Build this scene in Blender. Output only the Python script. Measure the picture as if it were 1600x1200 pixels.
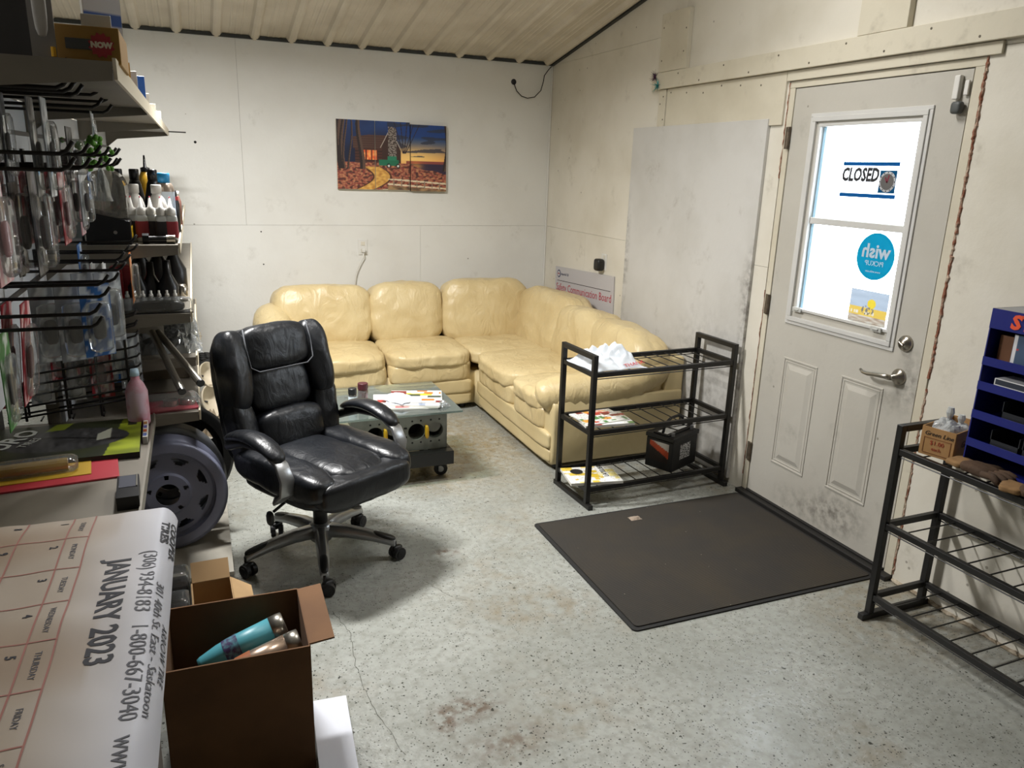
import bpy, bmesh, math, random
import numpy as np
from mathutils import Vector, Matrix, Euler, noise
for o in list(bpy.data.objects): bpy.data.objects.remove(o, do_unlink=True)
SC = bpy.context.scene; COL = SC.collection
R = math.radians; PI = math.pi
rng = random.Random(7)
# ------------------------------------------------------------------ camera
F_PX, YAW, PIT, ROL, CH = 1187.8, 0.3940, -0.2750, 0.0320, 1.654
XR, YB, ZC, SLOPE = 2.667, 5.785, 2.459, 0.183
cam_d = bpy.data.cameras.new('camera'); cam = bpy.data.objects.new('camera', cam_d); COL.objects.link(cam)
cam_d.sensor_fit = 'HORIZONTAL'; cam_d.sensor_width = 36.0; cam_d.lens = 36.0 * F_PX / 1600.0
cam_d.clip_start = 0.05
_f = Vector((math.sin(YAW)*math.cos(PIT), math.cos(YAW)*math.cos(PIT), math.sin(PIT)))
_r = Vector((math.cos(YAW), -math.sin(YAW), 0)); _u = _r.cross(_f)
_r2 = math.cos(ROL)*_r + math.sin(ROL)*_u; _u2 = -math.sin(ROL)*_r + math.cos(ROL)*_u
cam.matrix_world = Matrix(((_r2.x, _u2.x, -_f.x, 0), (_r2.y, _u2.y, -_f.y, 0), (_r2.z, _u2.z, -_f.z, CH), (0, 0, 0, 1)))
SC.camera = cam
# ------------------------------------------------------------------ world, lights, exposure
W = bpy.data.worlds.new('sky'); SC.world = W; W.use_nodes = True
bg = W.node_tree.nodes['Background']; bg.inputs[0].default_value = (0.84, 0.92, 1.0, 1); bg.inputs[1].default_value = 13.0
def area(name, loc, size, size_y, power, color, spread=180.0, rot=(0, 0, 0)):
    d = bpy.data.lights.new(name, 'AREA'); d.shape = 'RECTANGLE'; d.size = size; d.size_y = size_y
    d.energy = power; d.color = color; d.spread = R(spread)
    o = bpy.data.objects.new(name, d); COL.objects.link(o); o.location = loc; o.rotation_euler = rot
    return o
LAMPS = [(-0.05, 3.50, 2.70, 128.0, 0.0), (-1.72, 1.40, 2.70, 16.0, 0.0), (1.60, 2.60, 2.98, 16.0, 15.0)]
for x, y, z, p, gl in LAMPS:
    area('lamp_light', (x, y, z - 0.05), 0.62, 0.16, p, (1.0, 0.99, 0.975), 166.0)
    if gl == 0.0: continue
    pl = bpy.data.lights.new('tube_glow', 'POINT'); pl.energy = gl; pl.color = (1.0, 0.99, 0.975); pl.shadow_soft_size = 0.10
    po = bpy.data.objects.new('tube_glow', pl); COL.objects.link(po); po.location = (x, y, z - 0.16)
SC.view_settings.view_transform = 'Standard'; SC.view_settings.look = 'None'
SC.view_settings.exposure = 0.0; SC.view_settings.gamma = 1.0; SC.view_settings.use_curve_mapping = False
# ------------------------------------------------------------------ materials
MATS = {}
def srgb(h):
    h = h.lstrip('#'); c = [int(h[i:i+2], 16)/255 for i in (0, 2, 4)]
    return tuple((v/12.92 if v <= 0.04045 else ((v+0.055)/1.055)**2.4) for v in c) + (1,)
def mat(name, hexc, rough=0.5, metal=0.0, var=0.0, vscale=8.0, var2=None, bump=0.0, bscale=60.0, spec=0.5, coat=0.0, emit=None, estr=1.0):
    if name in MATS: return MATS[name]
    m = bpy.data.materials.new(name); m.use_nodes = True; nt = m.node_tree; b = nt.nodes['Principled BSDF']
    c = srgb(hexc)
    b.inputs['Base Color'].default_value = c; b.inputs['Roughness'].default_value = rough; b.inputs['Metallic'].default_value = metal
    b.inputs['Specular IOR Level'].default_value = spec; b.inputs['Coat Weight'].default_value = coat
    if emit: b.inputs['Emission Color'].default_value = srgb(emit); b.inputs['Emission Strength'].default_value = estr
    tc = nt.nodes.new('ShaderNodeTexCoord')
    if var > 0:
        n = nt.nodes.new('ShaderNodeTexNoise'); n.inputs['Scale'].default_value = vscale; n.inputs['Detail'].default_value = 6
        nt.links.new(tc.outputs['Object'], n.inputs['Vector'])
        mx = nt.nodes.new('ShaderNodeMix'); mx.data_type = 'RGBA'
        c2 = srgb(var2) if var2 else tuple(v*(1-var) for v in c[:3]) + (1,)
        mx.inputs[6].default_value = c; mx.inputs[7].default_value = c2
        mr = nt.nodes.new('ShaderNodeMapRange'); mr.inputs[1].default_value = 0.42; mr.inputs[2].default_value = 0.72
        nt.links.new(n.outputs['Fac'], mr.inputs[0]); nt.links.new(mr.outputs[0], mx.inputs[0])
        nt.links.new(mx.outputs[2], b.inputs['Base Color'])
    if bump > 0:
        n2 = nt.nodes.new('ShaderNodeTexNoise'); n2.inputs['Scale'].default_value = bscale; n2.inputs['Detail'].default_value = 4
        nt.links.new(tc.outputs['Object'], n2.inputs['Vector'])
        bp = nt.nodes.new('ShaderNodeBump'); bp.inputs['Strength'].default_value = bump; bp.inputs['Distance'].default_value = 0.01
        nt.links.new(n2.outputs['Fac'], bp.inputs['Height']); nt.links.new(bp.outputs[0], b.inputs['Normal'])
    MATS[name] = m; return m
def clear_mat(name, tint='#ffffff', gloss=0.12, rough=0.05, dens=0.0, dcol='#ffffff'):
    if name in MATS: return MATS[name]
    m = bpy.data.materials.new(name); m.use_nodes = True; nt = m.node_tree; nt.nodes.clear()
    out = nt.nodes.new('ShaderNodeOutputMaterial'); t = nt.nodes.new('ShaderNodeBsdfTransparent'); g = nt.nodes.new('ShaderNodeBsdfGlossy')
    t.inputs[0].default_value = srgb(tint); g.inputs['Roughness'].default_value = rough
    fr = nt.nodes.new('ShaderNodeLayerWeight'); fr.inputs[0].default_value = 0.35
    mr = nt.nodes.new('ShaderNodeMapRange'); mr.inputs[3].default_value = gloss*0.4; mr.inputs[4].default_value = min(1, gloss*5)
    nt.links.new(fr.outputs['Fresnel'], mr.inputs[0])
    mx = nt.nodes.new('ShaderNodeMixShader'); nt.links.new(mr.outputs[0], mx.inputs[0]); nt.links.new(t.outputs[0], mx.inputs[1]); nt.links.new(g.outputs[0], mx.inputs[2])
    last = mx
    if dens > 0:
        d = nt.nodes.new('ShaderNodeBsdfDiffuse'); d.inputs[0].default_value = srgb(dcol)
        m2 = nt.nodes.new('ShaderNodeMixShader'); m2.inputs[0].default_value = dens
        nt.links.new(mx.outputs[0], m2.inputs[1]); nt.links.new(d.outputs[0], m2.inputs[2]); last = m2
    nt.links.new(last.outputs[0], out.inputs[0]); MATS[name] = m; return m
def attr_mat(name, rough=0.5):
    if name in MATS: return MATS[name]
    m = bpy.data.materials.new(name); m.use_nodes = True; nt = m.node_tree; b = nt.nodes['Principled BSDF']
    a = nt.nodes.new('ShaderNodeAttribute'); a.attribute_name = 'print'
    nt.links.new(a.outputs['Color'], b.inputs['Base Color']); b.inputs['Roughness'].default_value = rough
    MATS[name] = m; return m
# ------------------------------------------------------------------ objects
def tag(o, label=None, cat=None, group=None, kind=None):
    if label: o['label'] = label
    if cat: o['category'] = cat
    if group: o['group'] = group
    if kind: o['kind'] = kind
    return o
def empty(name, loc, rz=0.0, label=None, cat=None, group=None, kind=None):
    o = bpy.data.objects.new(name, None); COL.objects.link(o); o.location = loc; o.rotation_euler = (0, 0, rz)
    o.empty_display_size = 0.05
    return tag(o, label, cat, group, kind)
class MB:
    def __init__(s): s.v = []; s.f = []
    def add(s, vs, fs, M=None):
        k = len(s.v)
        s.v += [tuple(M @ Vector(p)) if M else tuple(p) for p in vs]; s.f += [tuple(i+k for i in f) for f in fs]; return s
    def box(s, c, d, M=None, rz=0.0, rx=0.0, ry=0.0):
        x, y, z = d[0]/2, d[1]/2, d[2]/2
        vs = [(-x,-y,-z),(x,-y,-z),(x,y,-z),(-x,y,-z),(-x,-y,z),(x,-y,z),(x,y,z),(-x,y,z)]
        T = Matrix.Translation(c) @ Euler((rx, ry, rz)).to_matrix().to_4x4()
        if M: T = M @ T
        return s.add(vs, [(0,3,2,1),(4,5,6,7),(0,1,5,4),(1,2,6,5),(2,3,7,6),(3,0,4,7)], T)
    def bx(s, x0, x1, y0, y1, z0, z1): return s.box(((x0+x1)/2,(y0+y1)/2,(z0+z1)/2), (abs(x1-x0),abs(y1-y0),abs(z1-z0)))
    def lathe(s, prof, n=20, M=None, cap=True):   # prof: (r,z) list, about z
        vs = []; fs = []
        for r, z in prof:
            for i in range(n): a = 2*PI*i/n; vs.append((r*math.cos(a), r*math.sin(a), z))
        for j in range(len(prof)-1):
            for i in range(n): a, b = j*n+i, j*n+(i+1) % n; fs.append((a, b, b+n, a+n))
        if cap:
            fs.append(tuple(reversed(range(n)))); fs.append(tuple(range((len(prof)-1)*n, len(prof)*n)))
        return s.add(vs, fs, M)
    def cyl(s, p0, p1, r, n=12, r1=None):
        p0, p1 = Vector(p0), Vector(p1); d = p1-p0
        q = d.to_track_quat('Z', 'Y').to_matrix().to_4x4()
        return s.lathe([(r, 0), (r if r1 is None else r1, d.length)], n, Matrix.Translation(p0) @ q)
    def tube(s, pts, r, n=8, closed=False, rs=None):
        pts = [Vector(p) for p in pts]; m = len(pts); rings = []; up = Vector((0, 0, 1)); prev = None
        for i, p in enumerate(pts):
            if closed: t = (pts[(i+1) % m]-pts[i-1])
            else: t = pts[min(i+1, m-1)]-pts[max(i-1, 0)]
            t.normalize()
            if prev is None:
                a = up if abs(t.z) < 0.9 else Vector((1, 0, 0)); u = t.cross(a).normalized()
            else: u = (prev - t*prev.dot(t)).normalized()
            prev = u; w = t.cross(u); rr = rs[i] if rs else r
            rings.append([p + rr*(math.cos(2*PI*k/n)*u + math.sin(2*PI*k/n)*w) for k in range(n)])
        vs = [tuple(v) for g in rings for v in g]; fs = []
        for j in range(m if closed else m-1):
            for k in range(n):
                a, b = j*n+k, j*n+(k+1) % n; c, d = ((j+1) % m)*n+(k+1) % n, ((j+1) % m)*n+k; fs.append((a, b, c, d))
        if not closed: fs += [tuple(reversed(range(n))), tuple(range((m-1)*n, m*n))]
        return s.add(vs, fs)
    def sweep(s, prof, pts, frames):   # prof 2D list placed at pts with (u,w) frames
        vs = []; fs = []; n = len(prof)
        for p, (u, w) in zip(pts, frames):
            for a, b in prof: vs.append(tuple(Vector(p) + a*Vector(u) + b*Vector(w)))
        for j in range(len(pts)-1):
            for k in range(n): a, b = j*n+k, j*n+(k+1) % n; fs.append((a, b, b+n, a+n))
        fs += [tuple(reversed(range(n))), tuple(range((len(pts)-1)*n, len(pts)*n))]
        return s.add(vs, fs)
    def prism(s, poly, d, M=None):   # poly in xy, extruded z 0..d
        n = len(poly); vs = [(x, y, 0) for x, y in poly] + [(x, y, d) for x, y in poly]
        fs = [tuple(reversed(range(n))), tuple(range(n, 2*n))] + [(i, (i+1) % n, n+(i+1) % n, n+i) for i in range(n)]
        return s.add(vs, fs, M)
    def cushion(s, c, d, k=4.0, n=10, wr=0.0, ws=9.0, M=None, kz=None, crown=0.0, seed=0.0):
        kz = kz or k; vs = {}; fs = []
        def key(p): return (round(p[0], 5), round(p[1], 5), round(p[2], 5))
        idx = {}; out = []
        def vert(p):
            kk = key(p)
            if kk in idx: return idx[kk]
            x, y, z = p
            r = (abs(x)**k + abs(y)**k + abs(z)**kz)**(1.0/k)
            x, y, z = x/r, y/r, z/r
            if crown: z *= 1 + crown*(1-x*x)*(1-y*y)
            P = Vector((x*d[0]/2, y*d[1]/2, z*d[2]/2))
            if wr:
                nn = Vector((x, y, z)).normalized(); q = (P+Vector(c))*ws + Vector((seed, seed*1.7, 0))
                P += nn*wr*(noise.noise(q) + 0.6*noise.noise(q*2.3 + Vector((5, 1, 2))))
            idx[kk] = len(out); out.append(tuple(P+Vector(c))); return idx[kk]
        g = [math.tan((2*i/n-1)*PI/4*0.98)/math.tan(PI/4*0.98) for i in range(n+1)]
        for ax in range(3):
            for sg in (-1, 1):
                for i in range(n):
                    for j in range(n):
                        q = []
                        for a, b in ((i, j), (i+1, j), (i+1, j+1), (i, j+1)):
                            p = [0, 0, 0]; p[ax] = sg; p[(ax+1) % 3] = g[a]; p[(ax+2) % 3] = g[b]; q.append(vert(tuple(p)))
                        fs.append(tuple(q) if sg > 0 else tuple(reversed(q)))
        return s.add(out, fs, M)
    def grid(s, fn, nu, nv, thick=0.0):   # fn(u,v)->point
        vs = [tuple(fn(i/nu, j/nv)) for j in range(nv+1) for i in range(nu+1)]
        fs = [(j*(nu+1)+i, j*(nu+1)+i+1, (j+1)*(nu+1)+i+1, (j+1)*(nu+1)+i) for j in range(nv) for i in range(nu)]
        return s.add(vs, fs)
    def build(s, name, m, parent=None, smooth=False, bevel=0.0, world=True, loc=None, solid=0.0, seg=2, sub=0, label=None):
        me = bpy.data.meshes.new(name)
        vs = s.v
        if loc is not None: L = Vector(loc); vs = [tuple(Vector(v)-L) for v in vs]
        me.from_pydata(vs, [], s.f); me.update()
        if isinstance(m, (list, tuple)):
            for x in m: me.materials.append(x)
        elif m: me.materials.append(m)
        o = bpy.data.objects.new(name, me); COL.objects.link(o)
        if loc is not None: o.location = loc
        if smooth:
            for p in me.polygons: p.use_smooth = True
        if parent is not None:
            o.parent = parent
            if world:
                o.matrix_parent_inverse = wmat(parent).inverted()
        if solid: md = o.modifiers.new('solid', 'SOLIDIFY'); md.thickness = solid; md.offset = 0
        if bevel: md = o.modifiers.new('bevel', 'BEVEL'); md.width = bevel; md.segments = seg; md.limit_method = 'ANGLE'; md.angle_limit = R(40)
        if sub: md = o.modifiers.new('sub', 'SUBSURF'); md.levels = sub; md.render_levels = sub
        if bevel and not smooth:
            for p in me.polygons: p.use_smooth = False
        if label: o['label'] = label
        return o
def wmat(o):
    m = Matrix.Translation(o.location) @ o.rotation_euler.to_matrix().to_4x4() @ Matrix.Diagonal(o.scale).to_4x4()
    if o.parent is not None: m = wmat(o.parent) @ o.matrix_parent_inverse @ m
    return m
def fin(mb, name, m, parent=None, **k):   # shortcut
    return mb.build(name, m, parent, **k)
def copytree(o, parent=None):
    c = o.copy(); COL.objects.link(c)
    if parent is not None: c.parent = parent
    for ch in [x for x in COL.objects if x.parent == o]: copytree(ch, c)
    return c
_curve_cache = {}
def text_mesh(body, size, shear=0.0, bold=0.0, sx=1.0):
    key = (body, size, shear, bold, sx)
    if key in _curve_cache: return _curve_cache[key]
    cu = bpy.data.curves.new('lettering', 'FONT'); cu.body = body; cu.size = size; cu.align_x = 'CENTER'; cu.align_y = 'CENTER'
    cu.shear = shear; cu.offset = bold; cu.extrude = 0.0003; cu.resolution_u = 2
    o = bpy.data.objects.new('tmp', cu); COL.objects.link(o)
    dg = bpy.context.evaluated_depsgraph_get(); dg.update()
    me = bpy.data.meshes.new_from_object(o.evaluated_get(dg)); bpy.data.objects.remove(o, do_unlink=True)
    if sx != 1.0:
        for v in me.vertices: v.co.x *= sx
    _curve_cache[key] = me; return me
def text(body, size, M, m, parent, name='lettering', shear=0.0, bold=0.0, sx=1.0, bend=None):
    me = text_mesh(body, size, shear, bold, sx).copy(); me.transform(M)
    if bend:
        for v in me.vertices: v.co = bend(v.co)
    me.materials.clear(); me.materials.append(m)
    o = bpy.data.objects.new(name, me); COL.objects.link(o)
    if parent is not None: o.parent = parent; o.matrix_parent_inverse = wmat(parent).inverted()
    return o
def frame_of(origin, xdir, ydir):   # matrix placing a print: local x,y -> world dirs
    x = Vector(xdir).normalized(); y = Vector(ydir).normalized(); z = x.cross(y)
    return Matrix(((x.x, y.x, z.x, origin[0]), (x.y, y.y, z.y, origin[1]), (x.z, y.z, z.z, origin[2]), (0, 0, 0, 1)))
def picture(name, w, h, nx, ny, fn, M, parent=None, rough=0.5):   # fn(u,v)->rgb (linear-ish srgb 0..1), u right v up
    vs = [(w*(i/nx-0.5), h*(j/ny-0.5), 0) for j in range(ny+1) for i in range(nx+1)]
    fs = [(j*(nx+1)+i, j*(nx+1)+i+1, (j+1)*(nx+1)+i+1, (j+1)*(nx+1)+i) for j in range(ny) for i in range(nx)]
    me = bpy.data.meshes.new(name); me.from_pydata([tuple(M @ Vector(v)) for v in vs], [], fs)
    ca = me.color_attributes.new('print', 'FLOAT_COLOR', 'POINT')
    cols = np.ones(((nx+1)*(ny+1), 4), dtype=np.float32); k = 0
    for j in range(ny+1):
        for i in range(nx+1):
            c = fn(i/nx, j/ny); cols[k, :3] = [max(0, x)**2.2 for x in c]; k += 1
    ca.data.foreach_set('color', cols.ravel())
    me.materials.append(attr_mat('print_%g' % rough, rough))
    o = bpy.data.objects.new(name, me); COL.objects.link(o)
    if parent is not None: o.parent = parent; o.matrix_parent_inverse = wmat(parent).inverted()
    return o
def nz(x, y, s=0.0): return noise.noise(Vector((x, y, s)))
def hx(h): h = h.lstrip('#'); return tuple(int(h[i:i+2], 16)/255 for i in (0, 2, 4))
def mixc(a, b, t): t = max(0, min(1, t)); return tuple(a[i]*(1-t)+b[i]*t for i in range(3))
def collage(seed, pal, nb=14, base='#eeeeea'):
    rr = random.Random(seed); B = []
    for i in range(nb):
        x, y = rr.random(), rr.random(); w, h = 0.06+0.3*rr.random(), 0.04+0.2*rr.random()
        B.append((x-w/2, x+w/2, y-h/2, y+h/2, hx(rr.choice(pal))))
    b0 = hx(base)
    def fn(u, v):
        c = b0
        for x0, x1, y0, y1, cc in B:
            if x0 < u < x1 and y0 < v < y1: c = cc
        n = nz(u*40, v*55, seed); return mixc(c, (0.15, 0.12, 0.1), 0.5 if n > 0.42 else 0.0)
    return fn
# unprojection used to take measured places: pixel + known plane -> point in the room
def ray(px, py): return _f + _r2*((px-800)/F_PX) - _u2*((py-600)/F_PX)
CAM = Vector((0, 0, CH))
def at_y(px, py, y): d = ray(px, py); return CAM + d*(y/d.y)
def at_z(px, py, z): d = ray(px, py); return CAM + d*((z-CH)/d.z)
# ================================================================== SETTING
def struct(o, kind='structure'): o['kind'] = kind; return o
def node_mat(name):
    m = bpy.data.materials.new(name); m.use_nodes = True; MATS[name] = m
    return m, m.node_tree, m.node_tree.nodes['Principled BSDF']
def nmix(nt, fac, a, b):
    mx = nt.nodes.new('ShaderNodeMix'); mx.data_type = 'RGBA'
    for s, i in ((a, 6), (b, 7)):
        if isinstance(s, tuple): mx.inputs[i].default_value = s
        else: nt.links.new(s, mx.inputs[i])
    nt.links.new(fac, mx.inputs[0]); return mx.outputs[2]
def nnoise(nt, vec, scale, detail=5, lo=0.4, hi=0.7, rough=0.55):
    n = nt.nodes.new('ShaderNodeTexNoise'); n.inputs['Scale'].default_value = scale; n.inputs['Detail'].default_value = detail; n.inputs['Roughness'].default_value = rough
    nt.links.new(vec, n.inputs['Vector']); r = nt.nodes.new('ShaderNodeMapRange'); r.inputs[1].default_value = lo; r.inputs[2].default_value = hi
    nt.links.new(n.outputs['Fac'], r.inputs[0]); return r.outputs[0]
def nmath(nt, op, a, b=0.0, c=None):
    n = nt.nodes.new('ShaderNodeMath'); n.operation = op
    for i, s in enumerate((a, b)):
        if isinstance(s, (int, float)): n.inputs[i].default_value = s
        else: nt.links.new(s, n.inputs[i])
    return n.outputs[0]
def nmask(nt, v, c, r, lo=0.25, hi=1.0):   # 1 inside an ellipsoid of the place, fading to 0 at its edge
    a = nt.nodes.new('ShaderNodeVectorMath'); a.operation = 'SUBTRACT'; nt.links.new(v, a.inputs[0]); a.inputs[1].default_value = c
    d = nt.nodes.new('ShaderNodeVectorMath'); d.operation = 'DIVIDE'; nt.links.new(a.outputs[0], d.inputs[0]); d.inputs[1].default_value = r
    l = nt.nodes.new('ShaderNodeVectorMath'); l.operation = 'LENGTH'; nt.links.new(d.outputs[0], l.inputs[0])
    m = nt.nodes.new('ShaderNodeMapRange'); m.inputs[1].default_value = lo; m.inputs[2].default_value = hi; m.inputs[3].default_value = 1.0; m.inputs[4].default_value = 0.0
    nt.links.new(l.outputs['Value'], m.inputs[0]); return m.outputs[0]
def soil(nt, v, base, spots, col, scale=18, lo=.42, hi=.62):
    for c, r, k in spots:
        f = nmath(nt, 'MULTIPLY', nmath(nt, 'MULTIPLY', nmask(nt, v, c, r), nnoise(nt, v, scale, 7, lo, hi)), k); base = nmix(nt, f, base, srgb(col))
    return base
def floor_material():
    m, nt, b = node_mat('painted_concrete'); tc = nt.nodes.new('ShaderNodeTexCoord'); v = tc.outputs['Object']
    base = nmix(nt, nnoise(nt, v, 2.2, 6, 0.35, 0.7), srgb('#a1a39d'), srgb('#8d8f88'))
    base = nmix(nt, nnoise(nt, v, 34, 8, 0.45, 0.75), base, srgb('#82837b'))
    # brown soiling
    st = nmath(nt, 'MULTIPLY', nnoise(nt, v, 1.3, 3, 0.52, 0.72), nnoise(nt, v, 14, 6, 0.40, 0.75))
    base = nmix(nt, st, base, srgb('#7c6a4c'))
    base = soil(nt, v, base, [((1.40, 4.25, 0), (.62, .85, 1), .75), ((1.05, 3.75, 0), (.3, .3, 1), .5), ((2.5, 1.9, 0), (.5, .5, 1), .5)], '#7d6a45', 22, .30, .62)
    base = soil(nt, v, base, [((.70, 1.93, 0), (.13, .09, 1), .8), ((.60, 1.90, 0), (.06, .1, 1), .8), ((.93, 2.93, 0), (.09, .05, 1), .9), ((.75, 1.75, 0), (.2, .1, 1), .6)], '#5b4636', 30, .40, .60)
    # paint chips: small dark flecks of three sizes
    for sc, th, keep in ((60, 0.20, 0.80), (26, 0.13, 0.86), (110, 0.24, 0.62)):
        vo = nt.nodes.new('ShaderNodeTexVoronoi'); vo.inputs['Scale'].default_value = sc; vo.inputs['Randomness'].default_value = 1.0
        dist = nt.nodes.new('ShaderNodeVectorMath'); dist.operation = 'ADD'
        nn = nt.nodes.new('ShaderNodeTexNoise'); nn.inputs['Scale'].default_value = sc*2.5; nt.links.new(v, nn.inputs['Vector'])
        sca = nt.nodes.new('ShaderNodeVectorMath'); sca.operation = 'SCALE'; sca.inputs['Scale'].default_value = 0.6/sc
        nt.links.new(nn.outputs['Color'], sca.inputs[0]); nt.links.new(v, dist.inputs[0]); nt.links.new(sca.outputs[0], dist.inputs[1])
        nt.links.new(dist.outputs[0], vo.inputs['Vector'])
        sp = nmath(nt, 'LESS_THAN', vo.outputs['Distance'], th)
        sepc = nt.nodes.new('ShaderNodeSeparateColor'); nt.links.new(vo.outputs['Color'], sepc.inputs[0])
        pick = nmath(nt, 'GREATER_THAN', sepc.outputs[0], keep)
        base = nmix(nt, nmath(nt, 'MULTIPLY', sp, pick), base, srgb('#3a3a34'))
    nt.links.new(base, b.inputs['Base Color'])
    rg = nt.nodes.new('ShaderNodeMapRange'); rg.inputs[3].default_value = 0.16; rg.inputs[4].default_value = 0.42
    nt.links.new(nnoise(nt, v, 9, 6, 0.3, 0.7), rg.inputs[0]); nt.links.new(rg.outputs[0], b.inputs['Roughness'])
    bp = nt.nodes.new('ShaderNodeBump'); bp.inputs['Strength'].default_value = 0.35; bp.inputs['Distance'].default_value = 0.004
    nt.links.new(nnoise(nt, v, 45, 6, 0.2, 0.8), bp.inputs['Height']); nt.links.new(bp.outputs[0], b.inputs['Normal'])
    return m
def wall_material(name, base='#d5d0c3', dirt='#b9b2a0', dark='#8b8271', amount=0.5, spots=(), scol='#3c332a'):
    m, nt, b = node_mat(name); tc = nt.nodes.new('ShaderNodeTexCoord'); v = tc.outputs['Object']
    c = nmix(nt, nmath(nt, 'MULTIPLY', nnoise(nt, v, 2.0, 5, 0.42, 0.75), amount), srgb(base), srgb(dirt))
    sm = nmath(nt, 'MULTIPLY', nnoise(nt, v, 5.5, 8, 0.60, 0.80), nnoise(nt, v, 40, 6, 0.35, 0.7))
    c = nmix(nt, nmath(nt, 'MULTIPLY', sm, amount), c, srgb(dark))
    vo = nt.nodes.new('ShaderNodeTexVoronoi'); vo.inputs['Scale'].default_value = 9.0; nt.links.new(v, vo.inputs['Vector'])
    sepc = nt.nodes.new('ShaderNodeSeparateColor'); nt.links.new(vo.outputs['Color'], sepc.inputs[0])
    dot = nmath(nt, 'MULTIPLY', nmath(nt, 'LESS_THAN', vo.outputs['Distance'], 0.055), nmath(nt, 'GREATER_THAN', sepc.outputs[0], 0.90))
    c = nmix(nt, nmath(nt, 'MULTIPLY', dot, 0.6), c, srgb('#6f685a'))
    c = soil(nt, v, c, spots, scol, 24, .40, .66)
    nt.links.new(c, b.inputs['Base Color']); b.inputs['Roughness'].default_value = 0.55; b.inputs['Specular IOR Level'].default_value = 0.3
    bp = nt.nodes.new('ShaderNodeBump'); bp.inputs['Strength'].default_value = 0.12; bp.inputs['Distance'].default_value = 0.004
    nt.links.new(nnoise(nt, v, 26, 5, 0.3, 0.7), bp.inputs['Height']); nt.links.new(bp.outputs[0], b.inputs['Normal'])
    return m
M_FLOOR = floor_material(); M_WALL = wall_material('painted_wall_sheet', '#dcdbd5', '#cdcac2', '#a09a8e', .6); M_WALLR = wall_material('painted_door_wall', '#dbd6c9', '#c5beac', '#877d6a', 0.75)
M_BOARD = wall_material('smudged_white_board', '#c9c7c2', '#b5b2aa', '#8d857a', 0.8, [((XR, 3.19, 1.05), (.1, .08, .36), .6), ((XR, 3.19, .60), (.1, .06, .45), .55), ((XR, 4.46, 1.1), (.1, .06, .5), .5), ((XR, 3.5, .5), (.1, .5, .5), .35)])
M_LUMBER = wall_material('painted_lumber', '#d0c9b6', '#b5ac96', '#776c58', 0.7)
M_DOOR = wall_material('door_paint', '#bcb8ae', '#aca79c', '#7a756c', 0.55, [((XR, 2.17, .86), (.1, .09, .17), .55), ((XR, 2.42, .16), (.1, .22, .13), .6), ((XR, 2.60, .10), (.1, .3, .10), .4)], '#4a443c')
M_GAP = mat('dark_gap', '#6a6459', 0.9)
def ceil_z(y): return ZC + SLOPE*(YB - y)
b = MB(); b.bx(-3.1, XR+0.2, -3.6, YB+0.15, -0.12, 0.0); struct(b.build('floor', M_FLOOR))
def crack(pts, w):
    q = random.Random(9); P_ = []
    for i in range(len(pts)-1):
        for k in range(10): t = k/10; P_.append((pts[i][0]*(1-t)+pts[i+1][0]*t+q.uniform(-.004, .004), pts[i][1]*(1-t)+pts[i+1][1]*t+q.uniform(-.004, .004)))
    vs = []; fs = []
    for x, y in P_: vs += [(x-w*q.uniform(.3, 1), y, .0006), (x+w*q.uniform(.3, 1), y, .0006)]
    for i in range(len(P_)-1): fs.append((2*i, 2*i+1, 2*i+3, 2*i+2))
    MB().add(vs, fs).build('crack', mat('crack_dark', '#4b4a42', .9), bpy.data.objects['floor'])
crack([tuple(at_z(px, py, 0))[:2] for px, py in ((520, 955), (548, 990), (556, 1040), (580, 1100), (640, 1190))], .0014)
crack([tuple(at_z(px, py, 0))[:2] for px, py in ((660, 905), (700, 930), (735, 940))], .001)
# back wall: core + painted sheets with recessed joints
wb = struct(MB().bx(-3.1, XR+0.2, YB+0.008, YB+0.14, -0.05, ZC+0.05).build('wall_back', M_GAP))
def sheet(parent, x0, x1, y0, y1, z0, z1, m, g=0.0007): return MB().bx(x0+g if x1-x0 > .02 else x0, x1-g if x1-x0 > .02 else x1, y0+g if y1-y0 > .02 else y0, y1-g if y1-y0 > .02 else y1, z0+g, z1-g).build('panel', m, parent)
for x0, x1, z0, z1 in ((-3.1, -2.106, 1.217, ZC+.04), (-2.106, 0.332, 1.217, ZC+.04), (0.332, XR+.02, 1.217, ZC+.04), (-3.1, -0.84, 0, 1.217), (-0.84, 1.599, 0, 1.217), (1.599, XR+.02, 0, 1.217)):
    sheet(wb, x0, x1, YB, YB+0.008, z0, z1, M_WALL)
for px, py in ((305, 222), (408, 362), (412, 413)):
    p = at_y(px, py, YB-0.001); MB().cyl((p.x, YB-0.0012, p.z), (p.x, YB+0.004, p.z), 0.009 if py == 222 else 0.005, 10).build('nail_hole', mat('nail_hole_black', '#151311', 0.9), wb)
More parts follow.
